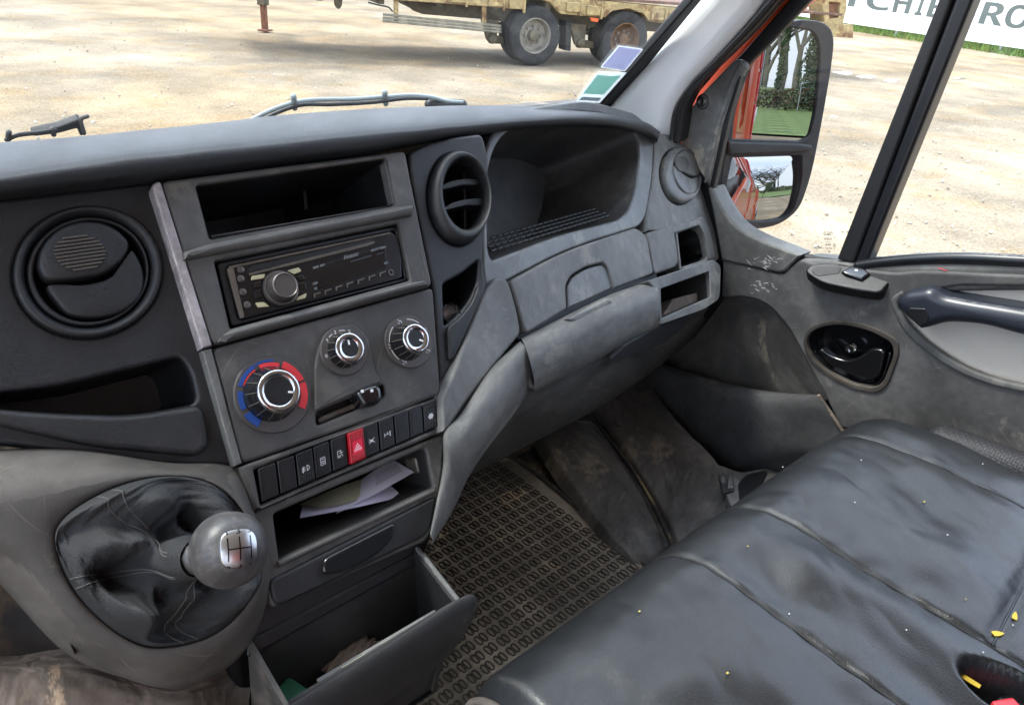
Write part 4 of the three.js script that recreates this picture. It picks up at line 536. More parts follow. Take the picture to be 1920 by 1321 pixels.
// ------------------------------------------------------------------ right half of the dashboard
{
  // middle panel with oval vent and lower pocket
  const mp = [[831, 532, 0.004], [868, 512, 0.01], [898, 487, 0.004], [896, 528, 0.02], [882, 562, 0.03], [858, 590, 0.02], [834, 611, 0.004]];
  part('middle_panel', slab(S2p(), [[764, 286], [800, 268], [850, 256], [905, 250], [918, 300], [908, 380], [906, 492], [914, 540], [880, 618], [852, 690], [829, 742], [826, 738], [811, 536], [770, 335]], { lift: 0.004, depth: 0.03, bevel: 0.004, round: 0.008, holes: [{ pts: ring(855, 374, 53, 86, -0.08), curve: true }, { pts: mp }] }), M.dark, dash, 'dark panel with the oval air vent');
  part('side_pocket', tub(A, mp, { lift: 0, at: 0.004, depth: 0.07, taper: 0.8 }), M.black, dash); part('pocket_wall', slab(A, [[838, 612], [862, 596], [886, 566], [899, 532], [903, 548], [894, 580], [872, 630], [852, 672], [843, 676]], { lift: 0.0085, depth: 0.008, bevel: 0.003, round: 0.01, seg: 4 }), M.dark, dash);
  const so = plane(hit(A, 845, 586, 0.0), V(-0.2, 0.4, 0.9)); part('lighter_socket', lathe(so, so.o, [[0.009, -0.02], [0.009, 0.0], [0.0105, 0.002], [0.0118, 0.0], [0.0118, -0.02]], { n: 32 }), M.chrome, dash); part('socket_plug', lathe(so, so.o, [[0.0088, -0.006], [0.004, -0.004], [0, -0.004]], { n: 24 }), M.satin, dash);
  part('oval_bezel', ringForm(A, ring(855, 374, 54, 87, -0.08), ring(864, 370, 40, 63, -0.1), [[0, -0.01], [0, 0.004], [0.12, 0.011], [0.4, 0.0155], [0.7, 0.0145], [0.92, 0.009], [1, 0.002], [1, -0.012]]), M.dark, dash);
  part('oval_duct', tub(A, ring(863, 371, 43, 67, -0.1), { curve: true, lift: 0.002, depth: 0.05, taper: 0.8 }), M.black, dash);
  for (const p of [[[822, 356], [836, 343], [866, 335], [896, 337], [900, 345], [866, 347], [838, 354]], [[828, 394], [846, 381], [876, 373], [905, 374], [906, 383], [874, 385], [846, 391]]]) part('vent_blade', slab(A, p, { curve: true, lift: 0.003, depth: 0.022, bevel: 0.0015, deg: 60 }), M.dark, dash);
  part('blade_post', slab(A, [[868, 312], [873, 312], [876, 432], [871, 432]], { lift: -0.012, depth: 0.01, bevel: 0.001 }), M.black, dash);

  // deep binnacle recess under the hood
  const bh = [[916, 470, 0.012], [912, 330, 0.04], [932, 262, 0.03], [985, 222, 0.04], [1060, 206, 0.05], [1140, 212, 0.04], [1196, 246, 0.02], [1200, 290, 0.02], [1194, 350, 0.03], [1180, 396, 0.02], [1160, 412, 0.01], [1050, 440, 0.05], [922, 488, 0.006]];
  part('binnacle_rim', slab(B, [[906, 500], [903, 320, 0.03], [920, 246, 0.03], [985, 202, 0.04], [1100, 186, 0.05], [1194, 212, 0.03], [1227, 250, 0.01], [1224, 330, 0.03], [1212, 405, 0.03], [1200, 424, 0.02], [1062, 468, 0.1], [955, 524, 0.01], [934, 540, 0.01], [912, 552, 0.01]], { lift: 0.004, depth: 0.04, bevel: 0.004, seg: 4, deg: 60, holes: [{ pts: bh }] }), M.smoothGrey, dash, 'grey rim around the empty instrument recess');
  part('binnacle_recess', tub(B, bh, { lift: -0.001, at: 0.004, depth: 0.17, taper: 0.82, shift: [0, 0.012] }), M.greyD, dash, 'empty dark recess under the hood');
  // ribbed grating along the recess floor
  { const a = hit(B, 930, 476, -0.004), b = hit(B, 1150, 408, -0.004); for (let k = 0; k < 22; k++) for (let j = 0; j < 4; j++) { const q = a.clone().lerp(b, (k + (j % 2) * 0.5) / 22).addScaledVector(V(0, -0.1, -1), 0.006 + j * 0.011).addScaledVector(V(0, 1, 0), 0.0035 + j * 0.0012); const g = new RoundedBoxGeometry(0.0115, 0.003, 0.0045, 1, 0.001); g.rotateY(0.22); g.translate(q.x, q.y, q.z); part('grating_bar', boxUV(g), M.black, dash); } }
  // end panel with the small round vent and the open switch hole
  const oh = [[1267, 437, 0.003], [1312, 420, 0.004], [1324, 440, 0.01], [1330, 470, 0.003], [1322, 484, 0.002], [1276, 500, 0.002]];
  part('end_panel', slab(B, [[1228, 248], [1258, 252, 0.01], [1292, 278, 0.02], [1320, 328, 0.03], [1334, 392, 0.02], [1350, 486, 0.006], [1326, 497], [1276, 508], [1266, 431], [1213, 433], [1213, 405, 0.02], [1226, 330, 0.02]], { lift: 0.007, depth: 0.03, bevel: 0.004, seg: 4, round: 0.003, holes: [{ pts: ring(1271, 331, 34, 53, -0.12), curve: true }, { pts: [[1272, 437, 0.003], [1312, 421, 0.004], [1324, 440, 0.01], [1331, 472, 0.003], [1322, 486, 0.002], [1279, 500, 0.002]] }] }), M.grey, dash, 'grey end panel with small round vent beside the door');
  part('switch_hole', tub(B, oh, { lift: -0.004, at: 0.007, depth: 0.07, taper: 0.85 }), M.black, dash); part('hole_frame', slab(B, [[1262, 424], [1318, 405, 0.006], [1332, 432, 0.01], [1342, 480, 0.004], [1332, 488], [1322, 440, 0.008], [1312, 421, 0.005], [1264, 438]], { lift: 0.011, depth: 0.012, bevel: 0.0025, round: 0.002 }), M.grey, dash);
  part('hole_rib', tube([[1306, 446], [1318, 452], [1324, 462]].map((a) => hit(B, a[0], a[1], -0.012)), 0.003), M.darkDusty, dash); part('hole_screw', lathe(B, hit(B, 1317, 471, -0.008), [[0.0065, -0.01], [0.0065, 0], [0.003, 0.001], [0.0028, -0.006], [0, -0.006]], { n: 24 }), M.darkDusty, dash);
  part('end_vent_bezel', ringForm(B, ring(1271, 331, 34, 53, -0.12), ring(1276, 327, 24.5, 40, -0.14), [[0, -0.006], [0, 0.008], [0.2, 0.0125], [0.6, 0.0145], [0.9, 0.013], [1, 0.009], [1, 0.002]]), M.smoothGrey, dash);
  { const g = thingPart('end_vent_disc', dash, hit(B, 1276, 327)); part('upper_leaf', ringForm(B, [[1253, 306], [1262, 290], [1276, 287], [1290, 298], [1299, 320], [1300, 332], [1286, 334], [1268, 325], [1256, 313]], null, [[0, 0.006], [0, 0.0115], [0.06, 0.014], [0.2, 0.015], [0.97, 0.0158]]), M.smoothGrey, g); part('lower_leaf', ringForm(B, [[1252, 314], [1266, 328], [1284, 338], [1300, 337], [1299, 352], [1290, 366], [1276, 367], [1262, 352], [1253, 332]], null, [[0, 0.004], [0, 0.0095], [0.06, 0.0122], [0.2, 0.0132], [0.97, 0.0138]]), M.smoothGrey, g); part('grip_pad', slab(B, ring(1280, 307, 12, 15, -0.2, 12), { curve: true, lift: 0.0158, depth: 0.003, bevel: 0.001 }), M.greyD, g); part('vent_back', tub(B, ring(1276, 327, 25, 41, -0.14), { curve: true, lift: 0.006, depth: 0.01, taper: 0.95 }), M.black, g); }
  part('blank_cover', slab(B, [[1214, 436], [1263, 421, 0.002], [1270, 470], [1273, 490, 0.006], [1268, 500, 0.003], [1228, 514]], { lift: 0.011, depth: 0.03, bevel: 0.0035, round: 0.004, seg: 4 }), M.grey, dash);
  // open tray with its chunky frame
  const tw = [[1239, 541, 0.003], [1330, 508, 0.004], [1334, 556, 0.004], [1241, 596, 0.002]];
  part('end_tray_frame', slab(B, [[1214, 526, 0.004], [1338, 486, 0.01], [1352, 498, 0.012], [1350, 560, 0.016], [1320, 580, 0.01], [1240, 608, 0.004], [1233, 545, 0.006]], { lift: 0.03, depth: 0.05, bevel: 0.0014, round: 0.004, seg: 3, holes: [{ pts: tw }] }), M.grey, dash, 'thick grey frame of the open end tray'); part('end_tray', tub(B, tw, { lift: 0.022, at: 0.03, depth: 0.11, taper: 0.92 }), M.darkDusty, dash);
  part('end_tray_floor', slab(B, [[1242, 594], [1334, 555], [1326, 543], [1262, 560]], { lift: 0.004, depth: 0.02, bevel: 0.002 }), M.tan, dash);

  // glovebox lid with latch, seams are real gaps
  part('glovebox_lid', slab(B, [[957, 526, 0.004], [1060, 470, 0.12], [1194, 426, 0.012], [1213, 442, 0.012], [1226, 512, 0.003], [1152, 540, 0.002], [1141, 503, 0.012], [1132, 491, 0.01], [1098, 499, 0.02], [1070, 517, 0.012], [1061, 536, 0.006], [1063, 578, 0.002], [988, 625, 0.003], [968, 562, 0.02]], { lift: 0.012, depth: 0.03, bevel: 0.003, seg: 3, deg: 50 }), M.grey, dash, 'grey glovebox lid'); part('glovebox_latch', slab(B, [[1066, 577, 0.002], [1064, 537, 0.006], [1073, 519, 0.01], [1100, 502, 0.02], [1130, 495, 0.008], [1138, 505, 0.01], [1149, 540, 0.003]], { lift: 0.008, depth: 0.02, bevel: 0.003, seg: 4 }), M.smoothGrey, dash);
  part('dash_core', slab(B, [[925, 530], [1200, 422], [1225, 440], [1240, 600], [1000, 720], [965, 620]], { lift: -0.012, depth: 0.05, bevel: 0.002 }), M.black, dash); part('end_core', slab(B, [[1210, 500], [1262, 500], [1330, 500], [1240, 520]], { lift: -0.06, depth: 0.03 }), M.black, dash);
  // rolled lower panel
  const Lp = (x, y, l) => hit(B, x, y, l);
  part('lower_panel', loft([
    [Lp(978, 634, -0.03), Lp(1062, 592, -0.03), Lp(1150, 552, -0.03), Lp(1229, 524, -0.03)], [Lp(978, 636, 0.016), Lp(1062, 593, 0.016), Lp(1150, 551, 0.016), Lp(1229, 524, 0.016)], [Lp(983, 646, 0.028), Lp(1066, 606, 0.03), Lp(1154, 563, 0.03), Lp(1231, 533, 0.028)], [Lp(992, 672, 0.034), Lp(1074, 632, 0.036), Lp(1160, 588, 0.036), Lp(1235, 556, 0.034)],
    [Lp(1000, 706, 0.03), Lp(1082, 664, 0.03), Lp(1166, 616, 0.03), Lp(1238, 584, 0.03)], [Lp(1002, 728, 0.016), Lp(1086, 688, 0.016), Lp(1170, 640, 0.016), Lp(1239, 606, 0.016)], [Lp(1002, 734, -0.03), Lp(1086, 694, -0.03), Lp(1170, 646, -0.03), Lp(1240, 612, -0.03)]], { nu: 60, nv: 40 }), M.grey, dash, 'rolled grey lower dash panel');
  part('panel_end_cap', slab(B, [[978, 637], [1000, 706], [1004, 730], [996, 726], [988, 700], [975, 650]], { lift: 0.02, depth: 0.04, bevel: 0.003 }), M.greyD, dash); part('pull_recess', slab(B, [[1066, 597, 0.003], [1140, 556, 0.006], [1152, 566, 0.01], [1146, 576, 0.004], [1078, 606, 0.004]], { lift: 0.031, depth: 0.01, bevel: 0.004, seg: 4, deg: 70 }), M.grey, dash);
  // knee panels between console and glovebox
  part('upper_knee', slab(B, [[829, 746, 0.002], [852, 694, 0.05], [905, 552, 0.05], [934, 516, 0.01], [953, 524, 0.006], [968, 572, 0.04], [978, 624, 0.006], [942, 668, 0.05], [882, 742, 0.06], [842, 802, 0.02], [832, 808, 0.002]], { lift: 0.014, depth: 0.05, bevel: 0.004, seg: 4, deg: 60 }), M.light, dash, 'smooth grey upper knee panel');
  { const row = (pts, l) => pts.map((q, i) => hit(B, q[0], q[1], Array.isArray(l) ? l[i] : l)), T = [[977, 641], [922, 694], [863, 783], [834, 814], [832, 872], [807, 1002]];
    part('lower_knee', loft([row(T, -0.02), row(T, [0.02, 0.02, 0.018, 0.015, 0.012, 0.0115]), row([[984, 651], [933, 709], [876, 798], [846, 846], [841, 900], [810, 1010]], [0.029, 0.029, 0.026, 0.021, 0.015, 0.0115]), row([[995, 686], [949, 752], [893, 834], [862, 888], [850, 930], [809, 1020]], [0.026, 0.026, 0.021, 0.014, 0.006, 0.006]), row([[1000, 716], [960, 775], [905, 848], [874, 900], [852, 948], [804, 1030]], [0.008, 0.006, 0, -0.006, -0.012, -0.005]), row([[990, 734], [956, 784], [902, 856], [868, 908], [846, 960], [798, 1036]], -0.04)], { nu: 70, nv: 50 }), M.light, dash, 'rolled grey lower knee panel'); }
  // underside back to the firewall
  const uy = onY(0.93);
  part('underside', loft([[Lp(960, 735, -0.004), Lp(1002, 728, -0.004), Lp(1090, 686, -0.004), Lp(1172, 638, -0.004), Lp(1240, 606, -0.004), Lp(1330, 575, -0.004)], [Lp(905, 800, -0.03), Lp(990, 770, -0.03), Lp(1092, 720, -0.03), Lp(1180, 668, -0.03), Lp(1250, 630, -0.03), Lp(1320, 590, -0.03)], [hit(uy, 850, 900), hit(uy, 986, 822), hit(uy, 1100, 764), hit(uy, 1192, 704), hit(uy, 1250, 655), hit(uy, 1310, 600)], [V(0.52, 0.92, -0.9), V(0.7, 0.92, -0.95), V(0.95, 0.92, -1), V(1.1, 0.92, -1.03), V(1.16, 0.92, -1.03), V(1.18, 0.92, -1.03)]], { nu: 50, nv: 40 }), M.greyD, dash, 'dark underside of the dash');
  part('console_front', slab(A, [[458, 1075], [825, 915], [806, 1008], [790, 1052], [463, 1235]], { lift: -0.004, depth: 0.02, bevel: 0.002 }), M.black, dash);
  part('console_box', box(0.24, 0.94, -0.62, 0.2, 0.34, 0.3, 0.01), M.black, dash);
  part('speaker_grille', slab(plane(Lp(1215, 640, -0.006), V(0.2, -0.25, 1)), [[1146, 674], [1172, 648], [1214, 624], [1292, 590], [1282, 612], [1248, 642], [1190, 664]], { lift: 0, depth: 0.006, bevel: 0.001 }), M.net, dash, 'perforated speaker grille');
}
function S2p() { return A; }

// ------------------------------------------------------------------ gear lever on its pod
{
  const R0 = [[310, 892], [398, 908], [452, 956], [490, 1048], [468, 1122], [400, 1188], [290, 1212], [228, 1190], [150, 1122], [112, 1052], [108, 986], [190, 924]], R3 = [[310, 866], [442, 880], [480, 962], [508, 1060], [500, 1138], [440, 1236], [330, 1286], [222, 1264], [128, 1222], [-40, 1050], [-260, 900], [100, 842]];
  const ringAt = (R, l) => R.map((a) => hit(A, a[0], a[1], l)), between = (k, l) => R0.map((a, i) => hit(A, mix(a[0], R3[i][0], k), mix(a[1], R3[i][1], k), l));
  part('gear_pod', loft([ringAt(R0, 0.0), ringAt(R0, 0.028), between(0.06, 0.032), between(0.35, 0.03), between(0.75, 0.016), ringAt(R3, 0.003), ringAt(R3, -0.06)], { closed: true, nu: 96, nv: 60 }), M.pod, dash, 'brownish grey pod around the gear lever');
  const g = thing('gear_lever', 'round grey gear knob with chrome shift plate above a creased black leather boot', 'gear lever', hit(A, 300, 1050));
  const kc = EYE.clone().addScaledVector(rayOf(428, 1030), 0.6), neck = EYE.clone().addScaledVector(rayOf(368, 1046), 0.605), c0 = hit(A, 300, 1050, 0.03), ax = kc.clone().sub(c0).normalize();
  const ringB = (k, l, cx, cy) => R0.map((a) => hit(A, mix(cx, a[0], k), mix(cy, a[1], k), l));
  const e1 = V(0, 1, 0).cross(ax).normalize(), e2 = ax.clone().cross(e1);
  const neckRing = (c, r) => R0.map((a, i) => { const an = Math.atan2(-(a[1] - 1050), a[0] - 300); return c.clone().addScaledVector(e1, Math.cos(an) * r).addScaledVector(e2, Math.sin(an) * r); });
  const folds = (p, u, v) => { const w = Math.sin(Math.PI * clamp((v - 0.1) / 0.8)), a = u * 6.2832, f = 0.006 * Math.sin(3 * a + 5 * v + 1) + 0.005 * Math.sin(5 * a - 9 * v) + 0.004 * Math.sin(v * 16 + 2 * Math.sin(a * 2)) + 0.006 * (fbm(0.5 + 0.3 * Math.cos(a), 0.5 + 0.3 * Math.sin(a) + v, 16, 3, 41) - 0.5); p.addScaledVector(A.n, w * f * 1.5).addScaledVector(A.u, w * f * 0.6); };
  part('boot', loft([ringAt(R0, 0.02), ringB(0.99, 0.033, 300, 1050), ringB(0.92, 0.042, 300, 1050), ringB(0.74, 0.046, 305, 1050), ringB(0.5, 0.04, 325, 1055), ringB(0.33, 0.046, 345, 1055), neckRing(neck.clone().lerp(c0, 0.3), 0.017), neckRing(neck, 0.0135)], { closed: true, nu: 120, nv: 90, deform: folds }), M.boot, g);
  // double stitched seams running up the boot, laid on its folds
  { const G = lastGrid, n = 120; for (const c of [22, 54, 84, 110]) for (const d of [-1.3, 1.3]) { const pts = []; for (let j = 14; j <= 80; j += 3) { const k = c + d, i = Math.floor(k), p = G[j][i].clone().lerp(G[j][i + 1], k - i), nn = G[j][i + 1].clone().sub(G[j][i]).cross(G[j + 1][i].clone().sub(G[j][i])).normalize(); if (nn.dot(A.n) < 0) nn.negate(); pts.push(p.addScaledVector(nn, 0.0001)); } part('seam', tube(pts, 0.00055, { rs: 5, n: 70 }), M.thread, g); } }
  // knob: a slightly flattened ball with a bright plate facing the driver
  const kn = EYE.clone().sub(kc).normalize().addScaledVector(V(AX[0], AY[0], AZ[0]), 0.34).addScaledVector(V(0, 1, 0), 0.06).normalize(), K = plane(kc, kn);
  const kp = part('knob', lathe(K, kc, [[0, -0.0285], [0.012, -0.026], [0.02, -0.0205], [0.0255, -0.0125], [0.0278, -0.002], [0.027, 0.008], [0.0235, 0.0175], [0.018, 0.0232], [0.01, 0.0262], [0, 0.027]].reverse(), { n: 64, deg: 80 }), M.knob, g);
  const C = document.createElement('canvas'); C.width = C.height = 256; const q = C.getContext('2d'); q.fillStyle = '#ffffff'; q.fillRect(0, 0, 256, 256); q.strokeStyle = '#555'; q.fillStyle = '#555'; q.lineWidth = 6; q.font = 'bold 36px sans-serif'; q.textAlign = 'center'; q.beginPath(); for (const x of [80, 128, 176]) { q.moveTo(x, 78); q.lineTo(x, 178); } q.moveTo(80, 128); q.lineTo(176, 128); q.stroke(); ['1', '3', '5'].forEach((s, i) => q.fillText(s, 80 + i * 48, 66)); ['2', '4', 'R'].forEach((s, i) => q.fillText(s, 80 + i * 48, 222));
  const ct = new THREE.CanvasTexture(C); ct.colorSpace = THREE.SRGBColorSpace; ct.magFilter = THREE.LinearFilter;
  const pg = new THREE.SphereGeometry(0.0287, 40, 30, 0, Math.PI * 2, 0, 0.86); { const P = pg.attributes.position, uv = pg.attributes.uv; pg.rotateX(Math.PI / 2); for (let i = 0; i < P.count; i++) { let x = P.getX(i), y = P.getY(i); const r = Math.hypot(x, y), a = Math.atan2(y, x), sq = Math.pow(Math.pow(Math.abs(Math.cos(a)), 3.2) + Math.pow(Math.abs(Math.sin(a)), 3.2), -1 / 3.2), k = 0.7 * sq; x *= k; y *= k * 1.02; const z = Math.sqrt(Math.max(0, 0.0287 ** 2 - x * x - y * y)) + 0.0012 - (r > 0.0188 ? 0.002 : 0); P.setXYZ(i, x, y, z); uv.setXY(i, 0.5 + x / 0.042, 0.5 + y / 0.042); } pg.computeVertexNormals(); const m = frame(K); m.setPosition(kc); pg.rotateZ(-0.3); pg.applyMatrix4(m); }
  part('shift_plate', pg.toNonIndexed(), mat([0.46, 0.46, 0.47], 0.3, { metalness: 1, map: ct }), kp, 'chrome plate engraved with the shift pattern');
  part('collar', capped([neck.clone().lerp(kc, 0.0), neck.clone().lerp(kc, 0.6)], 0.012), M.knob, g);
  // footwell side left of the pod and the dusty hump below
  part('knee_trim', loft([[hit(A, -260, 880, 0.0), hit(A, -40, 1020, 0.004), hit(A, 60, 1060, 0.004), hit(A, 140, 1226, 0.014)], [hit(A, -260, 1000, -0.05), hit(A, -60, 1130, -0.05), hit(A, 40, 1160, -0.05), hit(A, 130, 1232, -0.05)], [hit(A, -260, 1240, -0.09), hit(A, -60, 1236, -0.09), hit(A, 40, 1236, -0.08), hit(A, 140, 1240, -0.07)]], { nu: 30, nv: 20 }), M.brown, dash);
  const hump = loft([[hit(A, -300, 1190, -0.05), hit(A, 0, 1230, -0.05), hit(A, 150, 1215, -0.04), hit(A, 320, 1270, -0.03), hit(A, 480, 1180, -0.06)], [hit(A, -300, 1240, -0.045), hit(A, 0, 1262, -0.03), hit(A, 150, 1262, -0.02), hit(A, 320, 1300, -0.02), hit(A, 470, 1280, -0.05)], [hit(A, -300, 1420, -0.02), hit(A, 0, 1420, 0.0), hit(A, 150, 1420, 0.01), hit(A, 320, 1420, 0.0), hit(A, 460, 1420, -0.02)]], { nu: 60, nv: 40, deform: (p, u, v) => p.addScaledVector(A.n, 0.012 * (fbm(u * 0.9 + 0.05, v * 0.9, 8, 4, 8) - 0.5)) });
  one('tunnel_carpet', hump, M.tan, 'tan dusty carpet on the engine hump below the gear lever pod', 'carpet', hit(A, 150, 1300));
}

// ------------------------------------------------------------------ open drawer bin below the console
{
  const bin = thingPart('storage_bin', dash, V(0.25, 0.95, -0.43)); bin.userData = { label: 'dark storage bin tilted open below the console' };
  const x0 = 0.155, x1 = 0.334, yb = 1.11, zb = -0.461, yf = 1.095, zf = -0.392, y0 = 0.94;
  const quadWall = (pts, t, m, name, lab) => { const [a, b, c, d] = pts, n = b.clone().sub(a).cross(d.clone().sub(a)).normalize().multiplyScalar(t), pos = []; const f = (p, q, r, s) => pos.push(...p.toArray(), ...q.toArray(), ...r.toArray(), ...p.toArray(), ...r.toArray(), ...s.toArray()); const A2 = [a, b, c, d], B2 = A2.map((p) => p.clone().add(n)); f(...A2); f(B2[3], B2[2], B2[1], B2[0]); for (let i = 0; i < 4; i++) f(A2[i], B2[i], B2[(i + 1) % 4], A2[(i + 1) % 4]); const g = new THREE.BufferGeometry(); g.setAttribute('position', new THREE.Float32BufferAttribute(pos, 3)); g.computeVertexNormals(); return part(name, crease(g, 20), m, bin, lab); };
  quadWall([V(x0, yb, zb), V(x1, yb, zb), V(x1, y0, zb + 0.02), V(x0, y0, zb + 0.02)], 0.003, M.darkDusty, 'back_wall');
  quadWall([V(x1, yb + 0.004, zb), V(x1, yf + 0.002, zf), V(x1, y0, zf - 0.03), V(x1, y0, zb + 0.02)], -0.004, M.darkDusty, 'side_wall'); quadWall([V(x0, yb, zb), V(x0, yf, zf), V(x0 - 0.014, y0 - 0.1, zf + 0.0), V(x0 - 0.02, y0 - 0.1, zb + 0.02)], 0.004, M.pod, 'side_wall', 'dusty brown outer side of the bin');
  quadWall([V(x0, y0, zb + 0.02), V(x1, y0, zb + 0.02), V(x1, y0, zf - 0.03), V(x0, y0, zf - 0.03)], 0.003, M.black, 'bin_floor');
  part('side_rim', capped([V(x1 + 0.001, yb + 0.004, zb), V(x1 + 0.001, yf + 0.003, zf)], 0.0028), M.light, bin);
  const fr = (x, y, z) => V(x, y, z); part('front_panel', loft([[fr(0.12, yf - 0.004, zf - 0.004), fr(0.25, yf, zf - 0.004), fr(0.346, yf + 0.001, zf - 0.002), fr(0.353, yf - 0.012, zf)], [fr(0.12, yf + 0.002, zf + 0.002), fr(0.25, yf + 0.006, zf + 0.002), fr(0.348, yf + 0.007, zf + 0.003), fr(0.357, yf - 0.013, zf + 0.004)], [fr(0.12, yf - 0.006, zf + 0.008), fr(0.25, yf - 0.003, zf + 0.009), fr(0.347, yf - 0.002, zf + 0.008), fr(0.353, yf - 0.018, zf + 0.006)], [fr(0.12, yf - 0.04, zf + 0.01), fr(0.25, yf - 0.037, zf + 0.012), fr(0.334, yf - 0.036, zf + 0.009), fr(0.339, yf - 0.042, zf + 0.004)], [fr(0.12, yf - 0.085, zf - 0.005), fr(0.25, yf - 0.08, zf - 0.004), fr(0.32, yf - 0.075, zf - 0.006), fr(0.328, yf - 0.078, zf - 0.012)], [fr(0.12, yf - 0.1, zf - 0.025), fr(0.25, yf - 0.095, zf - 0.025), fr(0.31, yf - 0.09, zf - 0.028), fr(0.315, yf - 0.09, zf - 0.03)]], { nu: 50, nv: 40 }), mat([0.075, 0.073, 0.072], 0.55, { map: tScuffDark, bumpMap: tGrain, bump: 0.00016 }), bin, 'dark grey front lip of the bin');
  quadWall([V(x0, yf - 0.004, zf - 0.005), V(x1, yf - 0.002, zf - 0.005), V(x1, y0, zf - 0.034), V(x0, y0, zf - 0.034)], 0.003, M.darkDusty, 'front_wall');
  // white clip bar inside the lip
  const br = (a, b, dy, dz, w) => box((a + b) / 2, yf - dy, zf - dz, b - a, 0.003, w, 0.0008); part('catch_bar', br(0.19, 0.316, 0.0075, 0.0095, 0.009), M.light, bin, 'pale grey catch bar'); for (const [a, b] of [[0.212, 0.236], [0.252, 0.269], [0.279, 0.294]]) part('catch_tab', br(a, b, 0.0052, 0.008, 0.003), M.paperOld, bin);
  // things lying in it
  const rag = new THREE.IcosahedronGeometry(0.02, 4), P = rag.attributes.position; for (let i = 0; i < P.count; i++) { const v = V(P.getX(i), P.getY(i), P.getZ(i)), n = v.clone().normalize(), k = 1 + 0.6 * (fbm(0.5 + n.x * 0.22, 0.5 + n.y * 0.22 + n.z * 0.13, 16, 4, 5) - 0.5) + 0.12 * Math.sin(n.x * 14 + n.z * 9); P.setXYZ(i, v.x * k * 1.3, v.y * k * 0.6, v.z * k * 0.8); } rag.computeVertexNormals(); rag.scale(1.15, 1.15, 0.8); rag.translate(0.25, 1.034, -0.443);
  one('cloth_rag', boxUV(rag), mat([0.4, 0.3, 0.23], 0.9, { map: tDusty, bumpMap: tWrinkle, bump: 0.004 }), 'crumpled brown rag lying in the open storage bin', 'rag', V(0.25, 1.02, -0.443));
  one('booklet_stack', merge([0, 1, 2, 3].map((k) => box(0.25 + (k % 2) * 0.004, 0.955 + k * 0.018, -0.444, 0.13, 0.016, 0.024, 0.002, 0.02 * (k - 1.5)))), mat([0.03, 0.033, 0.045], 0.6), 'stack of dark booklets under the rag in the storage bin', 'booklets', V(0.25, 0.945, -0.435));
  one('green_card', box(0.176, 1.0, -0.435, 0.03, 0.1, 0.03, 0.004, 0.3), mat([0.012, 0.1, 0.045], 0.5), 'dark green box lying in the left of the open bin', 'box', V(0.176, 0.95, -0.435));
}
// ------------------------------------------------------------------ papers in the tray: printed, folded sheets
{
  const pc = (lines, col, s) => { const C = document.createElement('canvas'); C.width = 512; C.height = 256; const g = C.getContext('2d'); g.fillStyle = col; g.fillRect(0, 0, 512, 256); g.fillStyle = '#3a3650'; seed = s; for (let k = 0; k < lines; k++) { let x = 250 + rnd() * 20; const y = 60 + k * 18; while (x < 470) { const w = rr(8, 34); g.fillRect(x, y, w, 5); x += w + 6; } } const t = new THREE.CanvasTexture(C); t.colorSpace = THREE.SRGBColorSpace; t.magFilter = THREE.LinearFilter; return mat([0.92, 0.91, 0.95], 0.8, { map: t }); };
  const lay = (name, pts, l0, l1, m, lab) => { const [a, b, c, d] = pts, P = (q, l) => hit(A, q[0], q[1], l), rows = [[P(a, l0), P([(a[0] + b[0]) / 2, (a[1] + b[1]) / 2 - 3], (l0 + l0) / 2 + 0.003), P(b, l0)], [P(d, l1), P([(c[0] + d[0]) / 2, (c[1] + d[1]) / 2 + 2], l1 + 0.003), P(c, l1)]]; const top = loft(rows, { nu: 20, nv: 10 }); const n = top.attributes.position.count; const uv = []; for (let i = 0; i < n; i++) { } const g1 = loft(rows, { nu: 20, nv: 10 }), g2 = g1.clone(); g2.translate(0, -0.0006, 0); const U = g1.attributes.uv; let mu = 0, mv = 0; for (let i = 0; i < U.count; i++) { mu = Math.max(mu, U.getX(i)); mv = Math.max(mv, U.getY(i)); } for (const g of [g1, g2]) { const u = g.attributes.uv; for (let i = 0; i < u.count; i++) u.setXY(i, u.getX(i) / mu, 1 - u.getY(i) / mv); } return one(name, merge([g1, g2]), m, lab, 'paper', P(d, l1), 'papers in the dash tray'); };
  lay('folded_letter', [[668, 905], [738, 862], [776, 884], [630, 962]], -0.05, -0.016, pc(7, '#efecf6', 11), 'printed white letter lying uppermost in the open dash tray');
  lay('folded_sheet', [[566, 948], [722, 900], [754, 930], [562, 970]], -0.046, -0.016, pc(0, '#e6e2f2', 12), 'blank pale lilac sheet under the printed letter in the tray');
  lay('yellowed_slip', [[560, 945], [700, 890], [668, 936], [600, 950]], -0.05, -0.018, mat([0.42, 0.4, 0.26], 0.85), 'yellowed slip poking out under the letter in the tray');
}
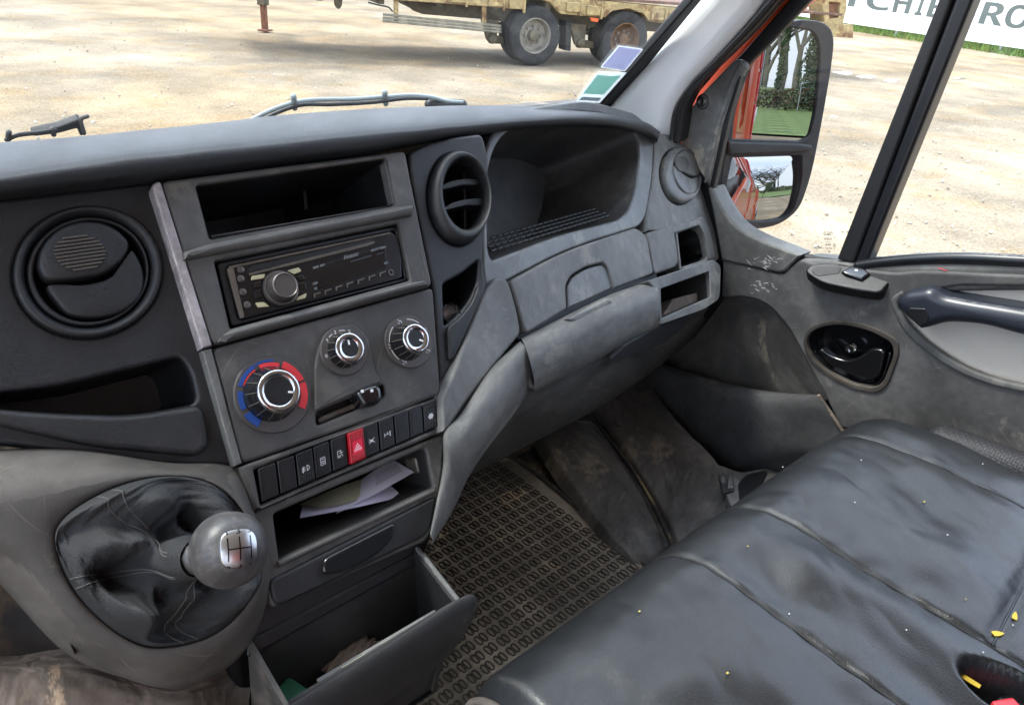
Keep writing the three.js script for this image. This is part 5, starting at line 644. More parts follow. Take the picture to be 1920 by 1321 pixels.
// ------------------------------------------------------------------ footwell and floor mat
{
  const f = onY(FL), G = (x, y, h = 0) => hit(onY(FL + h), x, y);
  // sloping floor, toe board and moulded rubber covers
  part('toe_board', loft([[V(0.3, FL + 0.004, -0.8), V(0.75, FL + 0.004, -0.84), V(1.02, FL + 0.004, -0.84)], [V(0.3, FL + 0.05, -0.93), V(0.75, FL + 0.05, -0.93), V(1.05, FL + 0.06, -0.92)], [V(0.3, FL + 0.26, -1.05), V(0.75, FL + 0.26, -1.05), V(1.2, FL + 0.26, -1.05)]], { nu: 60, nv: 40, deform: (p, u, v) => { p.y += 0.012 * (fbm(u, v, 16, 4, 61) - 0.5); } }), M.floor, van);
  part('rubber_cover', loft([[G(995, 805, 0.02), G(1060, 775, 0.02), G(1105, 775, 0.02)], [G(1020, 850, 0.028), G(1090, 822, 0.03), G(1150, 830, 0.018)], [G(1085, 945, 0.026), G(1150, 900, 0.032), G(1205, 910, 0.016)], [G(1130, 1000, 0.022), G(1195, 985, 0.03), G(1252, 1000, 0.012)], [G(1195, 1058, 0.014), G(1228, 1062, 0.012), G(1262, 1030, 0.008)]], { nu: 60, nv: 60, deform: (p, u, v) => { p.y += 0.004 * (fbm(u * 0.9, v * 1.2, 12, 4, 71) - 0.5) - 0.02 * smooth(0.08, 0, Math.min(u, 1 - u, v, 1 - v)); } }), M.rubber, van, 'scuffed black rubber cover on the footwell floor');
  part('wheel_arch_cover', loft([[G(1110, 770, 0.018), G(1160, 720, 0.05), G(1205, 690, 0.1)], [G(1160, 835, 0.02), G(1215, 790, 0.05), G(1260, 780, 0.1)], [G(1210, 915, 0.018), G(1268, 872, 0.04), G(1330, 850, 0.07)], [G(1256, 1000, 0.012), G(1318, 945, 0.03), G(1368, 905, 0.05)], [G(1275, 1052, 0.006), G(1345, 1010, 0.012), G(1400, 965, 0.02)]], { nu: 60, nv: 70, deform: (p, u, v) => { p.y += 0.007 * (fbm(u * 0.8, v * 1.3, 12, 4, 81) - 0.5) - 0.012 * smooth(0.06, 0, u); } }), M.rubber, van, 'creased rubber cover beside the door step');
  part('floor_ridge', capped([[1085, 765], [1128, 805], [1180, 872], [1225, 945], [1258, 1015], [1262, 1035]].map((a) => G(a[0], a[1], 0.03)), 0.0035), M.floor, van);
  part('floor_bolt', lathe(plane(G(1160, 793, 0.046), V(0, 1, 0.3)), G(1160, 793, 0.046), [[0.0075, -0.004], [0.0075, 0.002], [0.004, 0.004], [0, 0.004]], { n: 20 }), M.satin, van);
  part('door_step', slab(onY(0.83), [[1300, 838], [1338, 866], [1390, 884], [1470, 868], [1480, 905], [1440, 1000], [1372, 948], [1352, 905]], { lift: 0, depth: 0.03, bevel: 0.005, round: 0.01 }), mat([0.62, 0.59, 0.55], 0.7, { map: tDusty, bumpMap: tGrain }), van, 'light grey door step moulding with bottle emblem');
  part('step_hollow', slab(onY(0.832), [[1384, 905, 0.01], [1400, 888, 0.01], [1440, 880, 0.01], [1420, 925], [1388, 940]], { lift: 0.0022, depth: 0.004, bevel: 0.001 }), M.seal, van);
  // embossed emblem: two bottles in a frame
  { const E = onY(0.833); for (const p of [[[1347, 888], [1374, 889], [1378, 918], [1356, 924]]]) part('emblem_plate', slab(E, p, { lift: 0.002, depth: 0.004, bevel: 0.0006, round: 0.002 }), M.greyD, van); for (const p of [[[1353, 893], [1356, 889], [1359, 893], [1361, 905], [1354, 905]], [[1366, 893], [1369, 888], [1373, 894], [1376, 914], [1365, 915]]]) part('emblem_bottle', slab(E, p, { lift: 0.004, depth: 0.004, bevel: 0.0006, round: 0.001 }), M.sail, van); }
  one('rust_flake', slab(onY(FL + 0.008), [[1121, 972], [1130, 968], [1138, 976], [1136, 988], [1126, 987]], { lift: 0, depth: 0.004, bevel: 0.001, round: 0.004 }), mat([0.3, 0.08, 0.03], 0.9), 'small orange brown flake at the edge of the rubber floor mat', 'debris', G(1128, 980));

  // rubber mat with raised double ovals
  const y = FL + 0.006, mt = thing('floor_mat', 'dusty brown rubber floor mat with rows of raised double ovals in the passenger footwell', 'floor mat', V(0.55, FL, -0.6));
  const mx0 = 0.3, mx1 = 0.838, mz0 = -0.868, mz1 = -0.2, s = new THREE.Shape(); roundLoop([[mx0, -mz1], [mx1 - 0.03, -mz1], [mx1, -mz0 - 0.03], [mx1 - 0.035, -mz0], [mx0, -mz0]].map((a) => new THREE.Vector2(a[0], a[1])), 0.03, s);
  const mg = new THREE.ExtrudeGeometry(s, { depth: 0.004, bevelEnabled: true, bevelSize: 0.001, bevelThickness: 0.001, bevelSegments: 2 }); mg.rotateX(-Math.PI / 2); mg.translate(0, y - 0.005, 0); part('mat_sheet', crease(mg), M.matBase, mt);
  const edge = [V(mx0, y + 0.002, mz0 + 0.002), V(mx1 - 0.05, y + 0.002, mz0 + 0.002), V(mx1 - 0.012, y + 0.002, mz0 + 0.02), V(mx1 - 0.004, y + 0.002, mz0 + 0.06), V(mx1 - 0.02, y + 0.002, -0.55), V(mx1 - 0.033, y + 0.002, mz1)]; part('mat_border', capped(edge, 0.0042, { n: 60 }), M.matPattern, mt);
  const ovalPath = []; for (let i = 0; i < 14; i++) { const t = i / 14 * 6.2832; ovalPath.push(V(0.0036 * Math.cos(t), 0, 0.008 * Math.sign(Math.sin(t)) * Math.pow(Math.abs(Math.sin(t)), 0.8))); }
  const ov = tube(ovalPath, 0.0011, { closed: true, n: 20, rs: 5 }), o2 = ov.clone(); o2.translate(0.0094, 0.0, 0); const pair = merge([ov, o2]);
  const spots = []; for (let j = 0; j < 32; j++) for (let i = 0; i < 24; i++) { const x = mx0 + 0.012 + i * 0.0238, z = mz0 + 0.03 + j * 0.0213; if (x + 0.012 > mx1 - 0.012 - (z + 0.87) * 0.05 || z > mz1) continue; if (x > mx1 - 0.045 && z < mz0 + 0.045) continue; spots.push([x, z]); }
  const scr = (x, z) => { const d = V(x, y, z).sub(EYE), X = AX[0] * d.x + AY[0] * d.y + AZ[0] * d.z, Y = AX[1] * d.x + AY[1] * d.y + AZ[1] * d.z, Z = AX[2] * d.x + AY[2] * d.y + AZ[2] * d.z; return [960 + FOCAL * X / Z, 660 + FOCAL * Y / Z, Z]; };
  const order = spots.map((a) => [a, scr(...a)]).filter((a) => a[1][1] < 1340 && a[1][0] > 690).sort((a, b) => a[1][2] - b[1][2]), big = new Set(order.filter(([a, c]) => c[0] - 700 > (1321 - c[1]) * 0.28 && (c[1] - 1300) < -0.72 * (c[0] - 880)).slice(0, 300).map((a) => a[0])), rest = [];
  let first = null; for (const a of spots) { if (big.has(a)) { let o; if (!first) { o = first = part('oval_pair', pair, M.matPattern, mt); o.geometry.translate(mt.position.x, mt.position.y, mt.position.z); } else { o = first.clone(); mt.add(o); o.name = 'oval_pair'; } o.position.set(a[0] - mt.position.x, y + 0.0012 - mt.position.y, a[1] - mt.position.z); o.rotation.y = 0.05; } else { const g = pair.clone(); g.translate(a[0], y + 0.0012, a[1]); rest.push(g); } }
  part('oval_rows', merge(rest), M.matPattern, mt, undefined, 'stuff');
  // grit on the mat
  const gr = []; for (let i = 0; i < 260; i++) { const g = new THREE.TetrahedronGeometry(rr(0.0005, 0.0016)); g.translate(rr(0.4, 0.82), y + 0.002, rr(-0.8, -0.3)); gr.push(boxUV(g)); } one('grit', merge(gr), mat([0.5, 0.44, 0.34], 0.9), 'pale grit scattered over the floor mat', 'grit', V(0.6, y, -0.55), undefined, 'stuff');
}

// ------------------------------------------------------------------ passenger door
const door = thing('passenger_door', 'grey passenger door with armrest, black release handle, quarter window and outside mirror', 'car door', V(1.22, 0.5, -0.3));
{
  const P = (name, pts, o, m, lab) => part(name, slab(o.p ?? D, pts, o), m, door, lab);
  // pressed trim with a sunken field for the handle and the storage recess
  const hb = [[1511, 640, 0.02], [1520, 622, 0.02], [1545, 611, 0.02], [1580, 608, 0.03], [1630, 619, 0.03], [1672, 642, 0.014], [1676, 664, 0.012], [1656, 716, 0.014], [1640, 727, 0.012], [1600, 721, 0.02], [1548, 695, 0.02], [1520, 668, 0.02]];
  const ar = [[1676, 572, 0.01], [1694, 552, 0.02], [1800, 536], [2020, 538], [2020, 742], [1920, 726, 0.03], [1850, 710, 0.04], [1790, 682, 0.04], [1730, 640, 0.03], [1694, 602, 0.02]];
  P('door_trim', [[1344, 500], [1352, 486], [1466, 516], [1500, 484], [1524, 494], [1680, 512], [1720, 507], [2040, 520], [2040, 920], [1850, 850], [1574, 802, 0.004], [1548, 744, 0.004], [1480, 616, 0.02], [1440, 570, 0.03], [1398, 556, 0.02], [1352, 560], [1342, 540]], { lift: 0.006, depth: 0.03, bevel: 0.005, seg: 4, deg: 50, round: 0.008, holes: [{ pts: hb }, { pts: ar }] }, M.door, 'dark grey moulded door trim');
  part('lower_trim', loft([[hit(D, 1480, 740, 0), hit(D, 1575, 800, 0.002), hit(D, 1850, 840, 0.004), hit(D, 2080, 900, 0.004)], [V(1.2, 0.86, -0.55), V(1.2, 0.86, -0.4), V(1.2, 0.86, -0.1), V(1.2, 0.86, 0.3)], [V(1.2, 0.6, -0.55), V(1.2, 0.6, -0.4), V(1.2, 0.6, -0.1), V(1.2, 0.6, 0.3)]]), M.door, door);
  P('trim_core', [[1330, 520], [1500, 480], [2060, 500], [2060, 960], [1560, 880], [1300, 900], [1180, 760], [1180, 650]], { lift: -0.035, depth: 0.02, bevel: 0.002 }, M.darkDusty);
  // sunken triangular panel above the pocket
  const H = (x, y, l) => hit(D, x, y, l);
  part('recess_panel', loft([[H(1210, 650, -0.01), H(1300, 580, 0), H(1372, 552, 0.004), H(1440, 566, 0.003), H(1484, 614, 0.002), H(1552, 748, 0.002)], [H(1210, 662, -0.012), H(1296, 624, -0.01), H(1362, 590, -0.012), H(1424, 604, -0.012), H(1462, 650, -0.012), H(1540, 752, -0.01)], [H(1205, 680, -0.015), H(1290, 690, -0.02), H(1360, 700, -0.02), H(1430, 715, -0.02), H(1470, 730, -0.02), H(1535, 755, -0.02)], [H(1200, 720, -0.02), H(1290, 740, -0.025), H(1360, 750, -0.025), H(1430, 760, -0.025), H(1470, 765, -0.025), H(1545, 765, -0.025)]], { nu: 60, nv: 30 }), mat([0.19, 0.18, 0.165], 0.72, { map: tDusty, bumpMap: tGrain, bump: 0.0002 }), door, 'dusty sunken panel above the door pocket');
  // bulging lower pocket
  part('door_pocket', loft([[H(1208, 668, -0.02), H(1300, 700, -0.01), H(1380, 722, -0.005), H(1450, 734, 0), H(1532, 740, -0.01)], [H(1203, 668, 0.04), H(1298, 702, 0.05), H(1378, 726, 0.05), H(1448, 738, 0.045), H(1536, 741, 0.012)], [H(1198, 678, 0.05), H(1294, 716, 0.062), H(1374, 742, 0.062), H(1448, 752, 0.055), H(1548, 760, 0.016)], [H(1190, 710, 0.052), H(1278, 768, 0.066), H(1368, 800, 0.066), H(1460, 808, 0.056), H(1570, 800, 0.012)], [H(1202, 770, 0.05), H(1282, 828, 0.06), H(1370, 852, 0.06), H(1470, 850, 0.05), H(1590, 840, 0.01)], [H(1240, 812, 0.036), H(1320, 866, 0.04), H(1392, 884, 0.04), H(1480, 876, 0.03), H(1600, 880, 0.0)], [H(1250, 830, 0.0), H(1330, 890, 0.0), H(1400, 910, 0), H(1490, 900, 0), H(1600, 920, -0.01)]], { nu: 70, nv: 60 }), mat([0.15, 0.15, 0.15], 0.58, { map: tScuffDark, bumpMap: tGrain, bump: 0.0002 }), door, 'black scuffed door pocket');
  part('pocket_edge', capped([[1536, 742], [1552, 766], [1574, 798], [1582, 812]].map((a) => H(a[0], a[1], 0.013)), 0.0035), M.tan, door);
  // upper corner cover and sill
  P('corner_cover', [[1326, 352], [1334, 350], [1350, 384, 0.02], [1378, 425, 0.03], [1420, 448, 0.04], [1499, 479, 0.004], [1468, 514, 0.006], [1352, 489, 0.004], [1336, 400, 0.02]], { lift: 0.01, depth: 0.04, bevel: 0.006, seg: 5, round: 0.01, deg: 60 }, M.light, 'pale scuffed corner cover of the door');
  P('sill', [[1496, 484], [1524, 486, 0.01], [1640, 494, 0.02], [1740, 492, 0.05], [2040, 496], [2040, 545], [1700, 548, 0.04], [1680, 560], [1640, 560], [1500, 530]], { lift: 0.002, depth: 0.05, bevel: 0.01, seg: 5, round: 0.01, deg: 60 }, M.grey);
  part('window_seal', capped([[1610, 498], [1650, 492], [1700, 487], [1760, 484], [1820, 484], [1900, 488], [2060, 497]].map((a) => H(a[0], a[1], -0.004)), 0.009, { rs: 12 }), M.sealGloss, door); part('front_seal', capped([[1368, 422], [1396, 444], [1440, 462], [1510, 482], [1572, 492]].map((a) => H(a[0], a[1], -0.012)), 0.006, { rs: 10 }), M.seal, door); part('red_tag', boxOn(D, 1768, 505, 0.014, 0.0012, 0.0012, 0.004, 0.0006), M.redP, door);
  const SW = plane(hit(D, 1595, 522, 0.012), V(-0.62, 0.78, 0));
  // window switch plinth
  P('switch_plinth', [[1508, 508, 0.012], [1520, 494, 0.012], [1560, 491, 0.02], [1600, 498, 0.02], [1650, 502, 0.01], [1680, 517, 0.006], [1652, 549, 0.008], [1610, 544, 0.02], [1540, 530, 0.02]], { p: SW, lift: 0.006, depth: 0.02, bevel: 0.004, seg: 5, deg: 60 }, M.black, 'black window switch plinth'); P('switch_scoop', [[1520, 508, 0.008], [1530, 499, 0.008], [1580, 500, 0.006], [1574, 512, 0.004], [1530, 518, 0.008]], { p: SW, lift: 0.0068, depth: 0.003, bevel: 0.0018 }, M.dark);
  P('window_switch', [[1577, 508], [1596, 497, 0.003], [1622, 502, 0.003], [1632, 512], [1616, 524, 0.003], [1584, 514]], { p: SW, lift: 0.0115, depth: 0.01, bevel: 0.004, seg: 4, round: 0.003 }, M.gloss, 'black window switch'); P('switch_icon', [[1603, 504], [1609, 505], [1608, 508], [1602, 507]], { p: SW, lift: 0.0119, depth: 0.001, bevel: 0.0004, round: 0.0008 }, M.white);
  // release handle in a black bowl with dusty chamfer
  part('handle_bezel', slab(D, [[1504, 640, 0.02], [1514, 616, 0.02], [1545, 602, 0.02], [1582, 600, 0.03], [1636, 611, 0.03], [1684, 638, 0.016], [1686, 664, 0.014], [1664, 724, 0.016], [1642, 738, 0.014], [1598, 730, 0.02], [1544, 702, 0.02], [1512, 672, 0.02]], { lift: 0.009, depth: 0.008, bevel: 0.002, seg: 4, deg: 70, holes: [{ pts: hb }] }), mat([0.16, 0.135, 0.11], 0.75, { map: tDusty }), door, 'dusty chamfer round the release handle');
  part('handle_bowl', tub(D, hb, { lift: 0.003, at: 0.006, depth: 0.035, taper: 0.86 }), M.gloss, door);
  P('release_handle', [[1533, 657, 0.004], [1540, 653, 0.004], [1560, 668, 0.02], [1588, 677, 0.02], [1612, 670, 0.02], [1634, 652, 0.01], [1660, 656, 0.006], [1652, 700, 0.008], [1636, 712, 0.006], [1600, 705, 0.02], [1552, 682, 0.01]], { lift: 0.006, depth: 0.012, bevel: 0.004, seg: 5, deg: 60 }, M.gloss, 'black door release handle'); P('handle_rim', [[1530, 655, 0.006], [1528, 664, 0.01], [1552, 692, 0.01], [1604, 717, 0.01], [1640, 722, 0.01], [1656, 704, 0.006], [1666, 660, 0.006], [1672, 664, 0.008], [1656, 714, 0.01], [1640, 727, 0.01], [1600, 721, 0.02], [1548, 695, 0.02], [1520, 666, 0.01]], { lift: 0.001, depth: 0.006, bevel: 0.0025, seg: 4 }, M.black);
  part('handle_screw', lathe(D, H(1595, 654, -0.012), [[0.0098, -0.004], [0.0098, 0.001], [0.0075, 0.0035], [0.0045, 0.003], [0.004, 0.0], [0, 0]], { n: 32 }), M.chrome, door);
  // armrest recess, cloth inlay and pull bar
  part('armrest_recess', tub(D, ar, { lift: 0.003, at: 0.006, depth: 0.016, taper: 0.97 }), M.cloth, door, 'dusty light cloth inlay of the armrest'); P('armrest_edge', [[1666, 560, 0.01], [1690, 545, 0.01], [1695, 552, 0.01], [1680, 572, 0.01], [1698, 602, 0.02], [1732, 638, 0.03], [1792, 680, 0.04], [1852, 707, 0.04], [1922, 723, 0.03], [2030, 740], [2030, 752], [1918, 736, 0.03], [1846, 720, 0.04], [1782, 692, 0.04], [1722, 650, 0.03], [1686, 612, 0.02]], { lift: 0.01, depth: 0.01, bevel: 0.004, seg: 4, deg: 70 }, M.grey);
  const bar = [[1684, 570, 0.014, 0.02], [1712, 572, 0.03, 0.022], [1760, 576, 0.045, 0.019], [1830, 584, 0.05, 0.018], [1920, 602, 0.05, 0.0185], [2040, 630, 0.046, 0.0185]];
  P('pull_bar', [[1676, 570, 0.012], [1690, 549, 0.014], [1742, 540, 0.02], [1766, 556, 0.03], [1820, 566, 0.05], [1920, 582, 0.05], [2040, 604], [2040, 650], [1920, 634, 0.05], [1840, 610, 0.05], [1770, 606, 0.03], [1738, 616, 0.014], [1722, 619, 0.01], [1694, 594, 0.012]], { lift: 0.035, depth: 0.05, bevel: 0.016, seg: 8, deg: 80 }, M.armTop, 'black door pull bar'); P('bar_cap', [[1700, 586, 0.004], [1704, 577, 0.004], [1736, 578, 0.004], [1742, 596, 0.004], [1738, 606, 0.004], [1722, 612, 0.004]], { lift: 0.0365, depth: 0.006, bevel: 0.0015 }, M.black);
  // sail panel, window frame, divider post, panes
  const X = onX(1.205);
  P('sail_panel', [[1384, 110, 0.006], [1400, 121, 0.004], [1380, 159, 0.05], [1356, 227, 0.06], [1334, 329, 0.03], [1330, 360], [1296, 330, 0.02], [1272, 258, 0.02], [1286, 214, 0.05], [1314, 176, 0.04], [1374, 114, 0.006]], { p: X, lift: 0.01, depth: 0.012, bevel: 0.005, seg: 5, deg: 60 }, M.sail, 'weathered grey sail panel with a screw'); part('sail_fold', slab(X, [[1385, 116], [1396, 122], [1374, 165], [1350, 232], [1328, 340], [1318, 346], [1338, 240], [1360, 170]], { lift: 0.0125, depth: 0.008, bevel: 0.0035, seg: 5, deg: 70, round: 0.01 }), M.sail, door);
  part('sail_screw', lathe(X, hit(X, 1317, 191, 0.008), [[0.0095, -0.01], [0.0095, 0.003], [0.006, 0.005], [0.0035, 0.0035], [0, 0.003]], { n: 24 }), M.satin, door); part('screw_recess', lathe(X, hit(X, 1317, 191, 0.0105), [[0.0135, 0], [0.0125, 0.001], [0.0105, -0.002]], { n: 24 }), M.seal, door);
  P('frame_seal', [[1640, -130], [1480, 0], [1440, 44], [1388, 103], [1374, 116], [1384, 124], [1356, 180], [1330, 260], [1310, 360], [1330, 374], [1338, 352], [1369, 212], [1391, 140], [1406, 117], [1444, 80], [1518, 0], [1680, -130]], { p: onX(1.21), lift: 0.0, depth: 0.01, bevel: 0.004, seg: 4, round: 0.01 }, M.seal);
  P('inner_lip', [[1382, 150], [1390, 140], [1369, 212], [1338, 352], [1331, 372], [1326, 366], [1334, 330], [1357, 228]], { p: X, lift: 0.012, depth: 0.01, bevel: 0.002, round: 0.003 }, M.seal);
  P('divider_post', [[1820, -130], [1759, 0], [1568, 486], [1600, 494], [1786, 0], [1836, -130]], { p: X, lift: 0.006, depth: 0.03, bevel: 0.006, seg: 4, round: 0.003 }, M.seal, 'black window divider post'); P('divider_channel', [[1838, -130], [1788, 0], [1601, 494], [1624, 496], [1824, 0], [1876, -130]], { p: X, lift: 0.003, depth: 0.03, bevel: 0.007, seg: 5, round: 0.003 }, M.sealGloss);
  const pane = (name, pts, p) => { const q = pts.map((a) => hit(p, a[0], a[1])), g = new THREE.BufferGeometry(), t = THREE.ShapeUtils.triangulateShape(q.map((w) => loc(p, w)), []); g.setAttribute('position', new THREE.Float32BufferAttribute(t.flatMap((k) => k.flatMap((i) => q[i].toArray())), 3)); g.computeVertexNormals(); part(name, boxUV(g), M.glass, door); };
  const GX = onX(1.222); pane('quarter_window', [[1500, 10], [1445, 76], [1405, 118], [1370, 210], [1335, 360], [1390, 446], [1575, 496], [1766, 0]], GX); pane('door_window', [[1610, 498], [1800, 0], [1850, -130], [2500, -130], [2500, 520]], GX);
  part('rear_trim', box(1.215, 0.93, 0.2, 0.03, 0.72, 0.4, 0.01), M.door, door); part('rear_skin', box(1.292, 0.88, 0.2, 0.02, 0.74, 0.42, 0.005), M.orange, door); part('rear_frame', box(1.205, 1.65, 0.36, 0.05, 0.9, 0.06, 0.01), M.seal, door); part('top_frame', box(1.2, 2.1, -0.05, 0.05, 0.06, 0.9, 0.01), M.seal, door); P('outer_skin', [[1340, 500], [1500, 500], [2120, 510], [2120, 1500], [1700, 1500], [1150, 1000]], { p: onX(1.285), lift: 0, depth: 0.02, bevel: 0.005, round: 0.03 }, M.orange);
  // maker's print on the quarter window, read from outside
  { const C = document.createElement('canvas'); C.width = 256; C.height = 256; const g = C.getContext('2d'); g.clearRect(0, 0, 256, 256); g.fillStyle = '#262625'; g.textAlign = 'center'; g.font = 'bold 52px sans-serif'; g.fillText('IVECO', 128, 60); g.font = 'bold 30px sans-serif'; g.fillText('SPLINTEX', 140, 106); g.fillRect(110, 124, 70, 4); g.font = 'bold 28px sans-serif'; g.fillText('43R-00', 138, 164); g.fillText('DOT 471', 138, 198); g.fillText('AS2', 130, 232); g.strokeStyle = '#262625'; g.lineWidth = 4; g.beginPath(); g.arc(42, 170, 22, 0, 6.3); g.stroke(); g.fillText('e1', 42, 180); const t = new THREE.CanvasTexture(C); t.colorSpace = THREE.SRGBColorSpace; t.magFilter = THREE.LinearFilter;
    const q = [[1567, 430], [1538, 430], [1541, 478], [1570, 478]].map((a) => hit(onX(1.219), a[0], a[1])), ge = new THREE.BufferGeometry(); ge.setAttribute('position', new THREE.Float32BufferAttribute([0, 3, 1, 1, 3, 2].flatMap((k) => q[k].toArray()), 3)); const U = [[0, 1], [1, 1], [1, 0], [0, 0]]; ge.setAttribute('uv', new THREE.Float32BufferAttribute([0, 3, 1, 1, 3, 2].flatMap((k) => U[k]), 2)); ge.computeVertexNormals(); part('glass_print', ge, mat([1, 1, 1], 0.6, { map: t, transparent: true }), door, 'mirrored maker print on the quarter window'); }
}

{
  const marks = (p, cx, cy, n, sx, sy, len, lift, s, name) => { seed = s; const g = []; for (let i = 0; i < n; i++) { const x = cx + sx * (rnd() + rnd() - 1), y = cy + sy * (rnd() + rnd() - 1), a = rr(-0.5, 0.9), l = len * rr(0.2, 1), w = rr(0.4, 1.6); const c = Math.cos(a), q = Math.sin(a); g.push(slab(p, [[x - l * c, y - l * q], [x - w * q, y + w * c - 0.4], [x + l * c, y + l * q], [x + w * q * 0.7, y - w * c * 0.7]], { lift, depth: 0.0008, bevel: 0, round: 0.0005 })); } part(name, merge(g), mat([0.5, 0.5, 0.49], 0.8), door, 'pale paint scuffs', 'stuff'); };
  marks(D, 1440, 492, 26, 40, 14, 9, 0.0103, 17, 'paint_scuffs'); marks(D, 1432, 540, 22, 30, 16, 6, 0.0063, 27, 'paint_scuffs');
}
// ------------------------------------------------------------------ outside mirror
const mirrorC = V(), mirrorN = V();
{
  const d = rayOf(1424, 172), r = V(-0.004, 0, 1).normalize(); mirrorN.copy(r).sub(d).normalize(); mirrorC.copy(EYE).addScaledVector(rayOf(1455, 182), 1.62);
  const Q = plane(mirrorC, mirrorN), m = thingPart('door_mirror', door, mirrorC); m.userData = { label: 'tall black outside mirror with two glasses' };
  const up = [[1474, 51, 0.006], [1524, 57, 0.012], [1537, 78, 0.02], [1538, 116, 0.03], [1529, 212, 0.03], [1518, 257, 0.012], [1500, 265, 0.006], [1374, 261, 0.004], [1378, 212, 0.03], [1400, 144, 0.03], [1436, 84, 0.03]], lo = [[1374, 295, 0.004], [1504, 291, 0.006], [1504, 340, 0.03], [1488, 394, 0.02], [1470, 411, 0.02], [1427, 417, 0.03], [1378, 412, 0.012], [1362, 394, 0.012], [1362, 350, 0.03]];
  part('mirror_housing', slab(Q, [[1466, 46, 0.01], [1499, 36, 0.02], [1541, 40, 0.016], [1560, 54, 0.016], [1565, 78, 0.02], [1560, 125, 0.05], [1541, 235, 0.05], [1522, 329, 0.04], [1500, 392, 0.03], [1466, 420, 0.03], [1420, 431, 0.04], [1376, 424, 0.02], [1350, 404, 0.02], [1352, 330, 0.05], [1366, 220, 0.05], [1396, 130, 0.05]], { lift: 0.008, depth: 0.06, bevel: 0.0025, seg: 4, deg: 60, holes: [{ pts: up }, { pts: lo }] }), M.mirrorCase, m); part('mirror_back', slab(Q, [[1470, 50], [1555, 52], [1540, 230], [1490, 400], [1420, 425], [1358, 400], [1390, 140]], { lift: -0.02, depth: 0.07, bevel: 0.02, seg: 4, round: 0.03 }), M.mirrorCase, m);
  part('divider_bar', slab(Q, [[1368, 266], [1500, 269], [1526, 272, 0.01], [1522, 284, 0.01], [1500, 287], [1368, 292]], { lift: 0.017, depth: 0.03, bevel: 0.006, seg: 5, round: 0.004, deg: 70 }), M.mirrorCase, m);
  const grown = (pts, k) => { const cx = pts.reduce((s, a) => s + a[0], 0) / pts.length, cy = pts.reduce((s, a) => s + a[1], 0) / pts.length; return pts.map((a) => [cx + (a[0] - cx) * k, cy + (a[1] - cy) * k, a[2]]); };
  part('mirror_glass', slab(Q, grown(up, 1.03), { lift: 0.002, depth: 0.004, bevel: 0, deg: 20 }), M.mirror, m);
  // convex lower glass
  const S2 = loopPath(Q, grown(lo, 1.03), {}, 0, new THREE.Shape()).getPoints(4), c = S2.reduce((s, q) => s.add(q), new THREE.Vector2()).divideScalar(S2.length), rows = []; for (let k = 0; k <= 8; k++) rows.push(S2.slice(0, -1).map((q) => { const x = (q.x - c.x) * Math.max(k / 8, 0.01), y = (q.y - c.y) * Math.max(k / 8, 0.01); return world(Q, c.x + x, c.y + y, -0.001 - (x * x + y * y) / (2 * 0.8) - y * 0.05); }));
  const cg = loft(rows, { closed: true, nu: 60, nv: 24 });
  part('convex_glass', cg, M.mirror, m); part('mirror_arm', capped([mirrorC.clone().addScaledVector(Q.n, -0.07).addScaledVector(Q.v, -0.1), V(1.28, 1.22, -0.86)], 0.022), M.mirrorCase, m);
}
